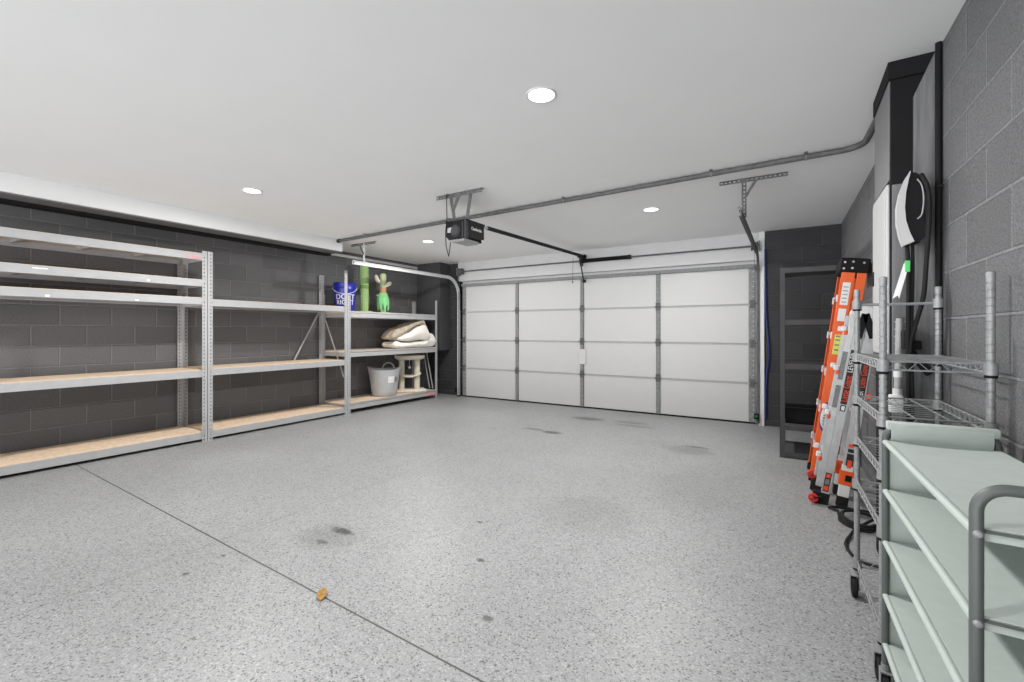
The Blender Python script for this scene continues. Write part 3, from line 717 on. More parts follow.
# ---------------------------------------------------------------- quilts
def quilt(name, c, d, pv, L, W, fn_top, fn_bot, m, label, seed, amp=.018):
    b = MB(); nu, nv = 40, 24; tops = []; bots = []
    for i in range(nu + 1):
        u = -1 + 2 * i / nu; rt_ = []; rb = []
        for j in range(nv + 1):
            v = -1 + 2 * j / nv
            edge = (1 - abs(u) ** 16) * (1 - abs(v) ** 14)
            nz = noise.noise(V((u * 3.1 + seed, v * 2.3, seed))) + .5 * noise.noise(V((u * 7 + seed, v * 6, 3)))
            wob = 1 + .05 * noise.noise(V((u * 2, v * 2, seed + 4)))
            p = V(c) + V(d) * (L / 2 * u * wob) + V(pv) * (W / 2 * v * wob)
            zt, zb = fn_top(u, v), fn_bot(u, v)
            mid = (zt + zb) / 2
            rt_.append(p + V((0, 0, mid + (zt - mid) * edge ** .5 + amp * nz * edge)))
            rb.append(p + V((0, 0, max(fn_bot(u, v), mid + (zb - mid) * edge ** .5))))
        tops.append([b.bm.verts.new(p) for p in rt_]); bots.append([b.bm.verts.new(p) for p in rb])
    for i in range(nu):
        for j in range(nv):
            b.bm.faces.new((tops[i][j], tops[i + 1][j], tops[i + 1][j + 1], tops[i][j + 1]))
            b.bm.faces.new((bots[i][j], bots[i][j + 1], bots[i + 1][j + 1], bots[i + 1][j]))
    for i in range(nu):
        b.bm.faces.new((tops[i][0], bots[i][0], bots[i + 1][0], tops[i + 1][0])); b.bm.faces.new((tops[i][nv], tops[i + 1][nv], bots[i + 1][nv], bots[i][nv]))
    for j in range(nv):
        b.bm.faces.new((tops[0][j], tops[0][j + 1], bots[0][j + 1], bots[0][j])); b.bm.faces.new((tops[nu][j], bots[nu][j], bots[nu][j + 1], tops[nu][j + 1]))
    return b
dq = V((.60, .80, 0)).normalized(); pq = V((dq.y, -dq.x, 0)); dq = V((.12, .993, 0)); pq = V((.993, -.12, 0))
zq = .935 + .018
q1 = thing('quilt', (-5.94, 5.95, zq), 'white folded quilt lying flat under the taupe one', 'quilt', 'bedding on the middle shelf')
sm01 = lambda x: max(0, min(1, x)) ** 2 * (3 - 2 * max(0, min(1, x)))
def s1t(u, v): return .105 + .155 * sm01((u - .42) * 3.2) - .05 * sm01((u - .86) * 6) + .010 * math.sin(5 * u)
quilt('w', (-5.86, 6.0, zq), dq, pq, .94, .36, s1t, lambda u, v: .004, 'quiltw', '', 1.3, .016).build('folded_body', 'quiltw', q1, 80)
quilt('w2', (-5.80, 5.69, zq), dq, pq, .32, .24, lambda u, v: .085, lambda u, v: .004, 'quiltw', '', 5.3, .012).build('trailing_fold', 'quiltw', q1, 80)
q2 = thing('quilt', (-5.86, 5.93, zq + .12), 'taupe and cream quilt folded into a slanted heap on top', 'quilt', 'bedding on the middle shelf')
def s3t(u, v): return .20 + .20 * sm01((u + 1) / 1.7) - .10 * sm01((u - .72) * 4)
quilt('c', (-5.83, 5.95, zq), dq, pq, .70, .36, s3t, lambda u, v: .125 + .012 * math.sin(4 * u), 'quiltw', '', 3.7, .02).build('cream_side', 'quiltw', q2, 80)
def s2t(u, v): return .285 + .245 * ((u + 1) / 2) - .16 * sm01((u - .78) * 3.5) - .05 * sm01((-.8 - u) * 5)
def s2b(u, v): return .135 + .03 * sm01((u + 1) * 3) + .24 * sm01((u + .85) / 1.5) - .10 * sm01((u - .75) * 4)
quilt('t', (-5.88, 5.88, zq), dq, pq, .74, .38, s2t, s2b, 'quiltt', '', 8.1, .016).build('taupe_lining', 'quiltt', q2, 80)

# ================================================================== DARK RACK
def dark_rack():
    x0, x1, y0, y1 = -.088, .49, 5.20, 5.75
    t = thing('storage_rack', ((x0 + x1) / 2, (y0 + y1) / 2, 0), 'charcoal steel storage rack behind the orange stepladder', 'storage rack')
    for x, sx in ((x0, 1), (x1, -1)):
        for y, sy in ((y0, 1), (y1, -1)):
            b = MB().box((x, y, 0), (x + sx * .045, y + sy * .004, 1.875), .001).box((x, y, 0), (x + sx * .004, y + sy * .045, 1.875), .001)
            b.build('post', 'shelfgrey' if 0 else 'darkrack', t)
    for z in (1.87, 1.36, .925, .325, .06):
        MB().box((x0 + .006, y0 + .006, z - .03), (x1 - .006, y1 - .006, z - .022)).box((x0 + .005, y0 + .001, z - .05), (x1 - .005, y0 + .007, z), .001).box((x0 + .005, y1 - .007, z - .05), (x1 - .005, y1 - .001, z), .001).box((x0 + .001, y0 + .005, z - .05), (x0 + .007, y1 - .005, z)).box((x1 - .007, y0 + .005, z - .05), (x1 - .001, y1 - .005, z)).build('shelf', 'darkrack', t)
    b = thing('storage_bin', (.19, 5.57, .303), 'black lidless bin on the lower shelf of the charcoal rack', 'bin')
    MB().prism([(-.04, 5.45, .304), (.44, 5.45, .304), (.45, 5.45, .46), (-.05, 5.45, .46)], (0, .012, 0)).prism([(-.04, 5.71, .304), (.44, 5.71, .304), (.45, 5.71, .46), (-.05, 5.71, .46)], (0, .012, 0)).box((-.04, 5.45, .304), (.44, 5.72, .312)).prism([(-.04, 5.45, .304), (-.05, 5.45, .46), (-.038, 5.45, .46), (-.028, 5.45, .304)], (0, .27, 0)).prism([(.44, 5.45, .304), (.45, 5.45, .46), (.438, 5.45, .46), (.428, 5.45, .304)], (0, .27, 0)).build('body', 'black', b)
    MB().tube([(-.052, 5.444, .462), (.452, 5.444, .462), (.452, 5.728, .462), (-.052, 5.728, .462)], .010, 8, True).build('rim', 'black', b)
dark_rack()

# ================================================================== LADDERS
def leanbox(b, x0, k, z0, z1, y0, y1, w0, w1, bev=.002):   # slab whose x = x0 + k*z, widths w0..w1 measured along the leaning normal
    u = V((k, 0, 1)).normalized(); n = V((1, 0, -k)).normalized()
    zz0, zz1 = z0, z1
    a = V((x0 + k * zz0, 0, zz0)); c = V((x0 + k * zz1, 0, zz1))
    m = (a + c) / 2 + n * ((w0 + w1) / 2); m.y = (y0 + y1) / 2
    b.obox(m, n, (0, 1, 0), u, abs(w1 - w0) / 2, abs(y1 - y0) / 2, (c - a).length / 2, bev); return b
def on(x0, k, z, y, off):
    n = V((1, 0, -k)).normalized(); p = V((x0 + k * z, y, z)) + n * off; return p

def stepladder():
    x0, k = .176, .130; ya, yb = 4.50, 4.90
    t = thing('stepladder', (.20, 4.7, 0), 'orange fibreglass stepladder with a black cap leaning folded against the wall', 'ladder')
    for y, s_ in ((ya, 1), (yb, -1)):
        b = MB(); leanbox(b, x0, k, .045, 1.74, y, y + s_ * .004, -.042, .042); leanbox(b, x0, k, .045, 1.74, y, y + s_ * .03, -.044, -.038); leanbox(b, x0, k, .045, 1.74, y, y + s_ * .03, .038, .044)
        b.build('front_rail', 'orange', t)
        b = MB(); leanbox(b, x0, k + .004, 1.50, 1.78, y + s_ * .004, y + s_ * .03, .050, .112); leanbox(b, x0, k + .0, .08, 1.50, y + s_ * .012, y + s_ * .036, .048, .072)
        b.build('rear_rail', 'orange', t)
        b = MB(); leanbox(b, x0, k, 0.002, .06, y - s_ * .004, y + s_ * .034, -.048, .048, .004); b.build('foot', 'rubber', t)
    for z in (.32, .62, .92, 1.22, 1.52):
        b = MB(); leanbox(b, x0, k, z - .012, z + .012, ya + .004, yb - .004, -.05, .04); b.build('step', 'alu', t)
        for y, s_ in ((ya, 1), (yb, -1)): leanbox(MB(), x0, k, z - .04, z + .018, y + s_ * .005, y + s_ * .012, -.054, -.036).build('step_bracket', 'plastwhite', t)
    b = MB(); leanbox(b, x0, k, 1.72, 1.835, ya - .008, yb + .008, -.062, .13, .008); b.build('top_cap', 'black', t)
    for off, z in ((-.035, 1.75), (-.033, 1.80), (.02, 1.755), (.02, 1.805), (.09, 1.80)):
        p = on(x0, k, z, ya - .008, off); MB().lathe([(.001, -.004), (.007, -.003), (.009, 0)], p, 12, 'Y').build('rivet', 'alu', t)
    def st(z0, z1, w0, w1, m, nm='sticker', yo=.002):
        b = MB(); leanbox(b, x0, k, z0, z1, ya - yo, ya, w0, w1, 0); return b.build(nm, m, t)
    st(1.46, 1.64, -.026, .026, 'whitelabel'); st(1.33, 1.43, -.026, .024, 'whitelabel'); 
    yl = st(1.06, 1.22, -.024, .024, 'yellowlabel')
    u = V((k, 0, 1)).normalized(); n = V((1, 0, -k)).normalized()
    b = MB()
    for q in range(5):
        for z in (1.48 + .03 * q,): leanbox(b, x0, k, z, z + .006, ya - .003, ya - .002, -.018, .016, 0)
    for z in (1.09, 1.13, 1.17, 1.2): leanbox(b, x0, k, z, z + .012, ya - .003, ya - .002, -.016, .014, 0)
    b.build('small_print', 'greylabel', t)
    # oval maker's badge
    c = on(x0, k, .545, ya - .003, .0)
    def oval(rx, ru, e, m):
        q = MB(); q.prism([c + n * (rx * math.cos(a)) + u * (ru * math.sin(a)) + V((0, -e, 0)) for a in (2 * math.pi * i / 40 for i in range(40))], (0, .002, 0)); return q.build('badge', m, t)
    oval(.038, .125, 0, 'violet'); oval(.035, .095, .0015, 'whitelabel')
    lettering('WERNER', .042, c + V((0, -.004, 0)), u, -n, 'blackink', t, .95)
stepladder()

def multi_ladder():
    t = thing('folding_ladder', (.25, 4.15, 0), 'aluminium folding ladder with black feet and red wheels in front of the orange stepladder', 'ladder')
    ya, yb = 3.95, 4.27
    legs = {'a': (.181, .165), 'b': (.313, .130)}
    for y, s_ in ((ya, 1), (yb, -1)):
        x0, k = legs['a']
        b = MB(); leanbox(b, x0, k, .05, 1.30, y, y + s_ * .032, -.004, .045, .003); leanbox(b, x0, k, .09, 1.30, y - s_ * .002, y, .036, .045, 0); b.build('outer_rail', 'alu', t)
        b = MB(); leanbox(b, x0, k, .12, 1.36, y + s_ * .008, y + s_ * .036, -.044, -.004, .003); b.build('inner_rail', 'alu', t)
        b = MB(); leanbox(b, x0, k, .002, .085, y - s_ * .006, y + s_ * .04, -.052, .05, .006); b.build('foot', 'rubber', t)
        x0, k = legs['b']
        b = MB(); leanbox(b, x0, k, .17, 1.30, y, y + s_ * .032, -.032, .032, .003); b.build('outer_rail', 'alu', t)
        b = MB(); leanbox(b, x0, k, .075, .30, y - s_ * .003, y + s_ * .036, -.036, .028, .003); b.build('leveller_tube', 'plastwhite', t)
        b = MB(); leanbox(b, x0, k, .16, .262, y - s_ * .008, y + s_ * .04, -.044, .036, .004); b.build('leveller_grip', 'orangep', t)
        b = MB(); leanbox(b, x0, k, .19, .235, y - s_ * .010, y - s_ * .007, -.01, .026, .001); b.build('leveller_button', 'black', t)
        b = MB(); leanbox(b, x0, k, .002, .08, y - s_ * .006, y + s_ * .04, -.038, .03, .006); b.build('foot', 'rubber', t)
        # hinge head
        xa = V((.181 + .165 * 1.34, y, 1.34)); xb_ = V((.313 + .130 * 1.34, y, 1.34))
        b = MB().lathe([(.001, -.012), (.05, -.010), (.062, 0), (.062, .03), (.05, .036), (.001, .038)], (xa + xb_) / 2 + V((.0, 0 if s_ > 0 else -.03, .03)), 28, 'Y'); b.build('hinge_disc', 'plastwhite', t)
        b = MB().bar(xa + V((0, -s_ * .006, -.14)), (xa + xb_) / 2 + V((0, -s_ * .006, .03)), (1, 0, 0), .045, .014, .003).bar(xb_ + V((0, -s_ * .006, -.14)), (xa + xb_) / 2 + V((0, -s_ * .006, .03)), (1, 0, 0), .045, .014, .003); b.build('hinge_arm', 'black', t)
        # rung locks
        x0, k = legs['a']
        for z in (.35, .66, .98, 1.26):
            leanbox(MB(), x0, k, z - .022, z + .016, y + s_ * .002, y + s_ * .03, -.078, -.046, .006).build('rung_bracket', 'plastwhite', t)
        for z in (.325, .635, .955, 1.235):
            leanbox(MB(), x0, k, z - .02, z + .012, y - s_ * .002, y + s_ * .02, -.062, -.038, .006).build('lock_tab', 'orangep', t)
        x0, k = legs['b']
        for z in (.30, .80):
            leanbox(MB(), x0, k, z - .02, z + .02, y - s_ * .002, y + s_ * .02, .034, .062, .008).build('lock_tab', 'orangep', t)
    for nm in ('a', 'b'):
        x0, k = legs[nm]
        for z in (.35, .66, .98, 1.26):
            p = on(x0, k, z, ya + .02, -.02 if nm == 'a' else 0); q = V((p.x, yb - .02, p.z))
            MB().bar(p, q, (1, 0, .15), .035, .028, .006).build('rung', 'alu', t)
    # wheels
    for y in (ya + .0, yb - .02):
        c = V((.142, ya - .022, .045)) if y < 4.1 else V((.146, yb + .016, .118))
        w_ = MB().lathe([(.016, -.010), (.028, -.010), (.032, -.007), (.032, .007), (.028, .010), (.016, .010), (.021, .004), (.021, -.004), (.016, -.010)], c, 24, 'Y', cap=False).build('wheel', 'redp', t)
        b = MB().cyl(c - V((0, .013, 0)), c + V((0, .013, 0)), .008, 12)
        for i in range(4):
            a = math.pi * i / 2 + .4; e = V((math.cos(a), 0, math.sin(a))); b.bar(c, c + e * .023, (0, 1, 0), .010, .006)
        b.build('wheel_hub', 'redp', t); b2 = MB().bar(c, c + V((.05, 0, .015)), (0, 1, 0), .02, .01); b2.build('axle_bracket', 'blackm', t)
    # stickers
    def st(nm, leg, z0, z1, w0, w1, m, yo=.0015, y=ya):
        b = MB(); leanbox(b, *legs[leg], z0, z1, y - yo - .001, y - .0005 - (yo - .0015), w0, w1, 0); return b.build(nm, m, t)
    for leg, zA, zB, w0, w1, lh in (('a', .735, 1.12, .0, .038, .030), ('b', .72, 1.03, -.022, .022, .038)):
        st('label', leg, zA, zB, w0, w1, 'blackink')
        x0, k = legs[leg]; u = V((k, 0, 1)).normalized(); n = V((1, 0, -k)).normalized(); off = (w0 + w1) / 2
        if leg == 'a':
            lettering('Little Giant', .054, on(x0, k, .845, ya - .0035, off), u, -n, 'redink', t, .76)
            lettering('LEVELER', .042, on(x0, k, 1.03, ya - .0035, off), u, -n, 'whiteink', t, .9)
        else:
            lettering('Little Giant', .05, on(x0, k, .935, ya - .0035, off), u, -n, 'redink', t, .70)
            lettering('LEVELER', .042, on(x0, k, .785, ya - .0035, off), u, -n, 'whiteink', t, .62)
    st('label', 'a', .685, .73, .004, .036, 'blackink'); st('emblem', 'a', .692, .722, .011, .030, 'whitelabel', .003)
    st('label', 'a', .70, .86, -.044, -.014, 'greylabel', -.006); st('label', 'a', .90, 1.10, -.044, -.014, 'greylabel', -.006)
    st('label', 'a', .10, .235, .0, .036, 'blackink'); st('pictogram', 'a', .107, .14, .004, .032, 'redink', .003); st('pictogram', 'a', .15, .19, .006, .03, 'greylabel', .003); st('pictogram', 'a', .20, .228, .006, .03, 'redink', .003)
    st('label', 'b', .275, .385, -.02, .022, 'blackink'); st('pictogram', 'b', .285, .34, -.012, .014, 'redink', .003)
    st('pictogram', 'b', .43, .455, -.02, .018, 'redink', .0015)
    st('label', 'b', .395, .42, -.018, .018, 'blackink'); 
multi_ladder()

# ================================================================== WIRE SHELF RACK
def wire_rack():
    A, B_, C_, D = V((.268, 2.66, 0)), V((.2835, 2.075, 0)), V((.552, 2.66, 0)), V((.558, 2.075, 0))
    t = thing('wire_rack', (.41, 2.36, 0), 'zinc wire shelf rack on castors between the wall and the sage cart', 'wire rack')
    for P in (A, B_, C_, D):
        pr = [(.0117, .12)]
        for k in range(51):
            z = .135 + k * .0254; pr += [(.0117, z), (.0098, z + .001), (.0098, z + .0038), (.0117, z + .0048)]
        pr += [(.0125, 1.438), (.0115, 1.443), (.006, 1.445)]
        MB().lathe(pr, P, 14).build('post', 'chrome', t)
        c = P + V((-.01, .0, .048))
        cs = MB().lathe([(.010, -.011), (.044, -.011), (.048, -.006), (.048, .006), (.044, .011), (.010, .011)], c, 24, 'X').build('castor_wheel', 'rubber', t)
        MB().box(c + V((-.018, -.018, -.012)), c + V((-.014, .018, .055)), .001).box(c + V((.014, -.018, -.012)), c + V((.018, .018, .055)), .001).box(c + V((-.018, -.02, .052)), c + V((.022, .02, .058)), .001).cyl(P + V((0, 0, .10)), P + V((0, 0, .13)), .009, 10).build('castor_fork', 'chrome', t)
    for z in (1.142, .945, .755, .548, .175):
        fr = MB()
        for p, q in ((A, B_), (B_, D), (D, C_), (C_, A)):
            dv = (q - p).normalized(); p2, q2 = p + dv * .012, q - dv * .012
            zt, zb = V((0, 0, z)), V((0, 0, z - .03))
            fr.cyl(p2 + zt, q2 + zt, .0034, 6); fr.cyl(p2 + zb, q2 + zb, .0034, 6)
            L = (q2 - p2).length; n = max(4, round(L / .028)); pts = []
            for i in range(n + 1):
                pts.append(p2 + dv * (L * i / n) + (zt if i % 2 else zb))
            fr.tube(pts, .0022, 5)
        for P in (A, B_, C_, D):
            fr.lathe([(.0135, -.036), (.019, -.036), (.0175, .004), (.0135, .004)], P + V((0, 0, z)), 14, cap=False)
        s_ = fr.build('shelf', 'chrome', t)
        dk = MB()
        for i in range(1, 11):
            f = i / 11; p = A.lerp(B_, f); q = C_.lerp(D, f); dk.cyl(p + V((0, 0, z + .002)), q + V((0, 0, z + .002)), .0012, 5)
        for f in (.33, .67):
            p = A.lerp(C_, f); q = B_.lerp(D, f); dk.cyl(p + V((0, 0, z - .002)), q + V((0, 0, z - .002)), .003, 6)
        dk.build('wire_deck', 'chrome', s_)
        for P in (A, B_, C_, D): MB().lathe([(.0128, -.046), (.0165, -.046), (.0165, -.037), (.0128, -.037)], P + V((0, 0, z)), 12, cap=False).build('clip_sleeve', 'black', s_)
    zr = 1.372
    h = MB().cyl(A + V((-.0, 0, zr)), C_ + V((0, 0, zr)), .0065, 10).lathe([(.013, -.02), (.018, -.02), (.018, .02), (.013, .02)], A + V((0, 0, zr)), 14, cap=False).lathe([(.013, -.02), (.019, -.02), (.019, .02), (.013, .02)], C_ + V((0, 0, zr)), 14, cap=False)
    h.build('hanger_rod', 'chrome', t)
    MB().lathe([(.013, -.028), (.0175, -.028), (.0175, -.02), (.013, -.02)], A + V((0, 0, zr)), 12, cap=False).lathe([(.013, -.028), (.0175, -.028), (.0175, -.02), (.013, -.02)], C_ + V((0, 0, zr)), 12, cap=False).build('clip_sleeve', 'black', t)
wire_rack()

# ================================================================== SAGE CART
def cart():
    t = thing('utility_cart', (.43, 1.58, 0), 'sage canvas utility cart with five shelves and grey green tube frame', 'cart')
    yF, yN = 1.98, 1.18
    lx = lambda y: .277 + (yF - y) / .8 * .021
    rx = lambda y: .549 + (yF - y) / .8 * .021
    for y, zt, nm in ((yN, .958, 'near'), (yF, .928, 'far')):
        l, r = lx(y), rx(y); cr = .045
        pts = [(l, y, .10), (l, y, .5), (l, y, zt - cr)] + arc((l + cr, y, zt - cr), cr, R(180), R(90), 8, (1, 0, 0), (0, 0, 1))[1:] + arc((r - cr, y, zt - cr), cr, R(90), 0, 8, (1, 0, 0), (0, 0, 1)) + [(r, y, .5), (r, y, .10)]
        MB().tube(pts, .0105, 14).build('end_frame', 'sagepost', t, 60)
    for y in (yN, yF):
        for x in (lx(y), rx(y)):
            c = V((x, y, .042))
            MB().lathe([(.008, -.010), (.038, -.010), (.042, -.006), (.042, .006), (.038, .010), (.008, .010)], c, 22, 'X').build('castor_wheel', 'rubber', t)
            MB().box(c + V((-.016, -.016, -.01)), c + V((-.0125, .016, .05)), .001).box(c + V((.0125, -.016, -.01)), c + V((.016, .016, .05)), .001).box(c + V((-.016, -.018, .046)), c + V((.016, .018, .053)), .001).cyl(c + V((0, 0, .05)), c + V((0, 0, .075)), .012, 12).build('castor_fork', 'chrome', t)
    for z in (.872, .705, .530, .350, .182):
        for fx in (lx, rx):
            MB().cyl((fx(yN), yN, z), (fx(yF), yF, z), .0095, 12).build('shelf_rail', 'sagetube', t)
        # sagging canvas sheet wrapped on both rails
        b = MB(); nu, nv = 10, 16; g = []
        for i in range(nu + 1):
            f = i / nu; row = []
            for j in range(nv + 1):
                y = yN + .012 + (yF - yN - .024) * j / nv; l, r = lx(y) + .006, rx(y) - .006
                sag = -.006 * math.sin(math.pi * f)
                row.append(V((l + (r - l) * f, y, z + .0085 + sag)))
            g.append(row)
        for i in range(nu):
            for j in range(nv):
                p = [g[i][j], g[i + 1][j], g[i + 1][j + 1], g[i][j + 1]]
        vs = [[b.bm.verts.new(p) for p in row] for row in g]; vb = [[b.bm.verts.new(p - V((0, 0, .004))) for p in row] for row in g]
        for i in range(nu):
            for j in range(nv):
                b.bm.faces.new((vs[i][j], vs[i + 1][j], vs[i + 1][j + 1], vs[i][j + 1])); b.bm.faces.new((vb[i][j], vb[i][j + 1], vb[i + 1][j + 1], vb[i + 1][j]))
        for i in range(nu): b.bm.faces.new((vs[i][0], vb[i][0], vb[i + 1][0], vs[i + 1][0])); b.bm.faces.new((vs[i][nv], vs[i + 1][nv], vb[i + 1][nv], vb[i][nv]))
        for j in range(nv): b.bm.faces.new((vs[0][j], vs[0][j + 1], vb[0][j + 1], vb[0][j])); b.bm.faces.new((vs[nu][j], vb[nu][j], vb[nu][j + 1], vs[nu][j + 1]))
        sh = b.build('shelf', 'sage', t, 60)
        # stiff hem with a wire at each end
        for y, s_ in ((yN, 1), (yF, -1)):
            MB().box((lx(y) + .012, y + s_ * .006, z - .016), (rx(y) - .012, y + s_ * .010, z + .008), .001).build('hem', 'sage', sh)
            MB().cyl((lx(y), y + s_ * .002, z + .003), (rx(y), y + s_ * .002, z + .003), .003, 8).build('cross_wire', 'sagepost', sh)
        for y in (yN, yF):
            for fx, q in ((lx, -1), (rx, 1)):
                MB().lathe([(.001, -.014), (.005, -.0135), (.0075, -.011), (.0075, 0)], (fx(y), y - .0, z), 12, 'Y').build('bolt', 'chrome', t)
    # canvas end panel (far), folded over the bar, and canvas back against the wall
    y = yF
    prof = [(-.004, .875), (-.0125, .90), (-.0135, .925), (-.010, .936), (0, .9405), (.010, .936), (.0135, .925), (.013, .905), (.017, .905), (.0175, .926), (.013, .940), (0, .9445), (-.013, .940), (-.0175, .926), (-.0165, .90), (-.008, .875)]
    MB().prism([(lx(y) + .013, y + a, z) for a, z in prof], (rx(y) - lx(y) - .026, 0, 0)).build('end_panel', 'sage', t, 60)
    MB().box((lx(y) + .002, y - .015, .916), (rx(y) + .004, y + .015, .9445), .005, 2).build('bar_flap', 'sage', t, 60)
    MB().box((lx(y) + .012, y + .003, .185), (rx(y) - .012, y + .007, .865)).build('end_curtain', 'sage', t)
    MB().prism([(rx(yN) - .004, yN + .012, .19), (rx(yF) - .004, yF - .012, .19), (rx(yF) - .004, yF - .012, .862), (rx(yN) - .004, yN + .012, .862)], (.003, 0, 0)).build('back_curtain', 'sage', t)
cart()

# ================================================================== WALL THINGS RIGHT
pn = thing('electrical_panel', (.40, 3.07, 1.55), 'tall pale grey electrical panel on the side of the charcoal column', 'electrical panel')
MB().box((.405, 2.87, 1.13), (.419, 3.29, 1.972), .004).build('cabinet', 'panelgrey', pn)
MB().box((.400, 2.90, 1.16), (.406, 3.26, 1.945), .002).build('door', 'panelgrey', pn)
MB().box((.395, 3.21, 1.5), (.401, 3.24, 1.58), .002).build('latch', 'black', pn)

ev = thing('car_charger', (.49, 2.63, 1.79), 'wall mounted car charger with curved white face and black back', 'car charger')
# curved face shell, seen edge-on
sc_ = 2.70 / 2.62
outer = [(.452, 1.958), (.434, 1.925), (.415, 1.865), (.405, 1.80), (.406, 1.73), (.416, 1.67), (.428, 1.628)]
inner = [(.4535, 1.953), (.447, 1.92), (.438, 1.865), (.434, 1.80), (.438, 1.74), (.450, 1.69), (.466, 1.645)]
def side(p, y): return (p[0] * y / 2.62, y, 1.25 + (p[1] - 1.25) * y / 2.62)
yc = 2.69
MB().prism([side(p, yc) for p in outer] + [side(p, yc) for p in inner[::-1]], (.002, .05, 0)).build('face_cover', 'panelgrey', ev, 50)
bp = inner + [(.482, 1.640), (.500, 1.66), (.503, 1.75), (.502, 1.87), (.492, 1.925), (.472, 1.945)]
MB().prism([side(p, yc + .01) for p in bp[::-1]], (0, .12, 0)).build('back_body', 'black', ev, 50)
def sm(pts, n=6):
    P = [V(p) for p in pts]; out = []
    for i in range(len(P) - 1):
        p0, p1, p2, p3 = P[max(i - 1, 0)], P[i], P[i + 1], P[min(i + 2, len(P) - 1)]
        for k in range(n):
            f = k / n; out.append(.5 * ((2 * p1) + (p2 - p0) * f + (2 * p0 - 5 * p1 + 4 * p2 - p3) * f * f + (3 * p1 - p0 - 3 * p2 + p3) * f ** 3))
    out.append(P[-1]); return out
MB().tube(sm([(.462, 2.75, 1.66), (.458, 2.69, 1.5), (.457, 2.70, 1.2), (.459, 2.70, .9), (.46, 2.71, .5), (.46, 2.75, .05)]), .0085, 10).build('supply_cable', 'rubber', ev)
MB().tube(sm([(.482, 2.75, 1.66), (.474, 2.70, 1.5), (.47, 2.705, 1.2), (.474, 2.70, .9), (.475, 2.72, .45)]), .007, 10).build('supply_cable', 'rubber', ev)
MB().tube(sm([(.500, 2.69, 1.955), (.523, 2.685, 1.88), (.527, 2.69, 1.74), (.518, 2.69, 1.55), (.508, 2.69, 1.40), (.482, 2.70, 1.27), (.464, 2.70, 1.15), (.470, 2.71, .8), (.475, 2.73, .4)]), .009, 10).build('charging_cable', 'rubber', ev)
MB().tube(sm([(.488, 2.69, 1.935), (.503, 2.685, 1.90), (.508, 2.68, 1.84), (.503, 2.685, 1.775), (.488, 2.69, 1.755)]), .003, 8).build('chrome_loop', 'chrome', ev)
tg = thing('paper_tag', (.44, 2.64, 1.5), 'white paper tag hung with green tape on the charger cable', 'tag')
MB().prism([(.436, 2.655, 1.555), (.452, 2.655, 1.54), (.418, 2.645, 1.395), (.413, 2.645, 1.41), (.394, 2.645, 1.395)], (0, -.0012, 0)).build('tag_sheet', 'whitelabel', tg)
MB().box((.439, 2.648, 1.515), (.457, 2.660, 1.565), .002).build('tape', 'greentape', tg)
hd = thing('cable_holster', (.48, 2.76, 1.2), 'black plug holster and slanted black bracket below the car charger', 'cable holster')
MB().box((.447, 2.72, 1.165), (.475, 2.80, 1.255), .008, 2).box((.47, 2.74, 1.165), (.515, 2.82, 1.205), .006, 2).box((.462, 2.70, 1.20), (.482, 2.76, 1.30), .008, 2).build('holster', 'black', hd)
MB().bar((.475, 2.80, 1.16), (.555, 2.80, 1.05), (1, 0, .5), .035, .02, .004).build('bracket', 'black', hd)
pp = thing('pvc_conduit', (.437, 2.80, 1.1), 'grey plastic conduit with ribbed bend beside the charger cables', 'conduit')
MB().cyl((.437, 2.80, .955), (.444, 2.80, 1.31), .014, 16).build('pipe', 'pvc', pp)
b = MB()
for k in range(4): b.tube(arc((.444, 2.797, 1.19 + .035 * k), .018, R(180), R(360), 8, (1, 0, 0), (0, -1, .25)), .003, 6)
b.build('ribs', 'pvc', pp)
MB().cyl((.437, 2.80, .94), (.437, 2.80, .975), .019, 16).cyl((.438, 2.80, 1.03), (.438, 2.80, 1.06), .017, 16).box((.405, 2.775, .86), (.455, 2.825, .945), .006, 2).build('fitting', 'plastwhite', pp)
dp = thing('wall_pipe', (.572, 2.79, 1.2), 'thin black pipe running up the wall beside the plywood sheet', 'pipe')
MB().cyl((.577, 2.775, .0), (.577, 2.775, CEIL), .0125, 12).build('pipe', 'black', dp)
MB().box((.566, 2.76, 1.9), (.594, 2.79, 1.915), .001).box((.566, 2.76, 1.1), (.594, 2.79, 1.115), .001).build('strap', 'blackm', dp)

# blue strap by the jamb
bs = MB(); P = sm([(-.278, 6.80, 2.33), (-.275, 6.805, 1.9), (-.268, 6.80, 1.5), (-.245, 6.79, 1.15), (-.238, 6.785, .95), (-.262, 6.80, .65), (-.272, 6.805, .35), (-.272, 6.805, .12)])
bs.tube(P, .011, 8); tag(bs.build('hanging_cord', 'bluestrap'), 'blue cord hanging beside the white right door jamb', 'cord')
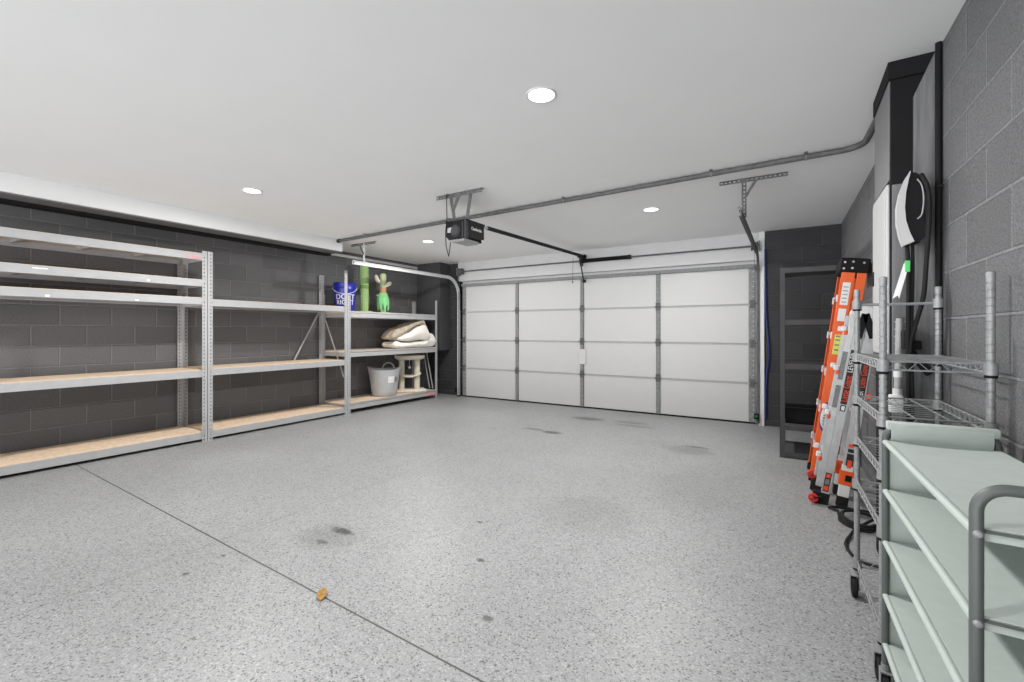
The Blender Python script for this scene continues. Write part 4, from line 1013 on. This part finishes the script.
# safety sensors
def sensor(x, y, lab, m, sx):
    t = thing('door_sensor', (x, y, .12), lab, 'door sensor', 'safety sensors low on the door tracks')
    MB().box((x - .03, y - .035, .09), (x + .03, y - .005, .165), .005).build('body', 'black' if sx < 0 else 'plastwhite', t)
    MB().lathe([(.001, -.014), (.014, -.012), (.019, 0)], (x, y - .035, .128), 16, 'Y').build('lens', m, t)
    MB().box((x - .004 + sx * .03, y - .03, .10), (x + sx * .03 + .004, y + .05, .15), .001).build('bracket', 'galv', t)
sensor(-.375, 6.77, 'small sensor with green lens at foot of the right door track', 'teal', -1)
sensor(-5.41, 6.77, 'small black sensor at foot of the left door track', 'blackm', -1)

# ================================================================== FLOOR THINGS
cb = [(.50, 3.915, .012), (.38, 3.915, .012), (.28, 3.91, .012), (.232, 3.87, .012), (.28, 3.82, .014)]
for k in range(8, 96):
    a = 2 * math.pi * k / 34; f = k / 96
    cb.append((.405 + (.135 - .03 * f) * math.cos(a + 1.9), 3.70 - .05 * f + (.17 - .05 * f) * math.sin(a + 1.9), .013 + .008 * (k // 17) + .003 * math.sin(a * 2)))
cb += [(.36, 3.52, .03), (.31, 3.40, .014), (.275, 3.26, .012), (.29, 3.12, .012), (.36, 3.03, .012), (.45, 3.00, .012), (.47, 2.84, .012)]
tag(MB().tube(sm(cb, 2), .0085, 10).build('charging_cable', 'rubber'), 'thick black cable coiled on the floor beneath the ladders', 'cable')
lf = MB(); P0 = V((-1.850, 1.318, .004))
pts = []
for i in range(9):
    f = i / 8; wd = .026 * math.sin(math.pi * min(1, f * .92 + .08)) ** .8 * (1 - .35 * f); pts.append((f, wd))
dl = V((-.70, .71, 0)); sl = V((-.71, -.70, 0))
for (f, wd), (f2, w2) in zip(pts, pts[1:]):
    a = P0 + dl * (.085 * f) + V((0, 0, .012 * f * f)); c = P0 + dl * (.085 * f2) + V((0, 0, .012 * f2 * f2))
    for s_ in (-1, 1):
        lf.prism([a, a + sl * s_ * wd + V((0, 0, wd * .5)), c + sl * s_ * w2 + V((0, 0, w2 * .5)), c], (0, 0, .0012))
lf.tube([P0 - dl * .03, P0, P0 + dl * .08 + V((0, 0, .011))], .0014, 5)
tag(lf.build('fallen_leaf', 'leaf'), 'dry brown leaf lying on the dark floor joint', 'leaf')
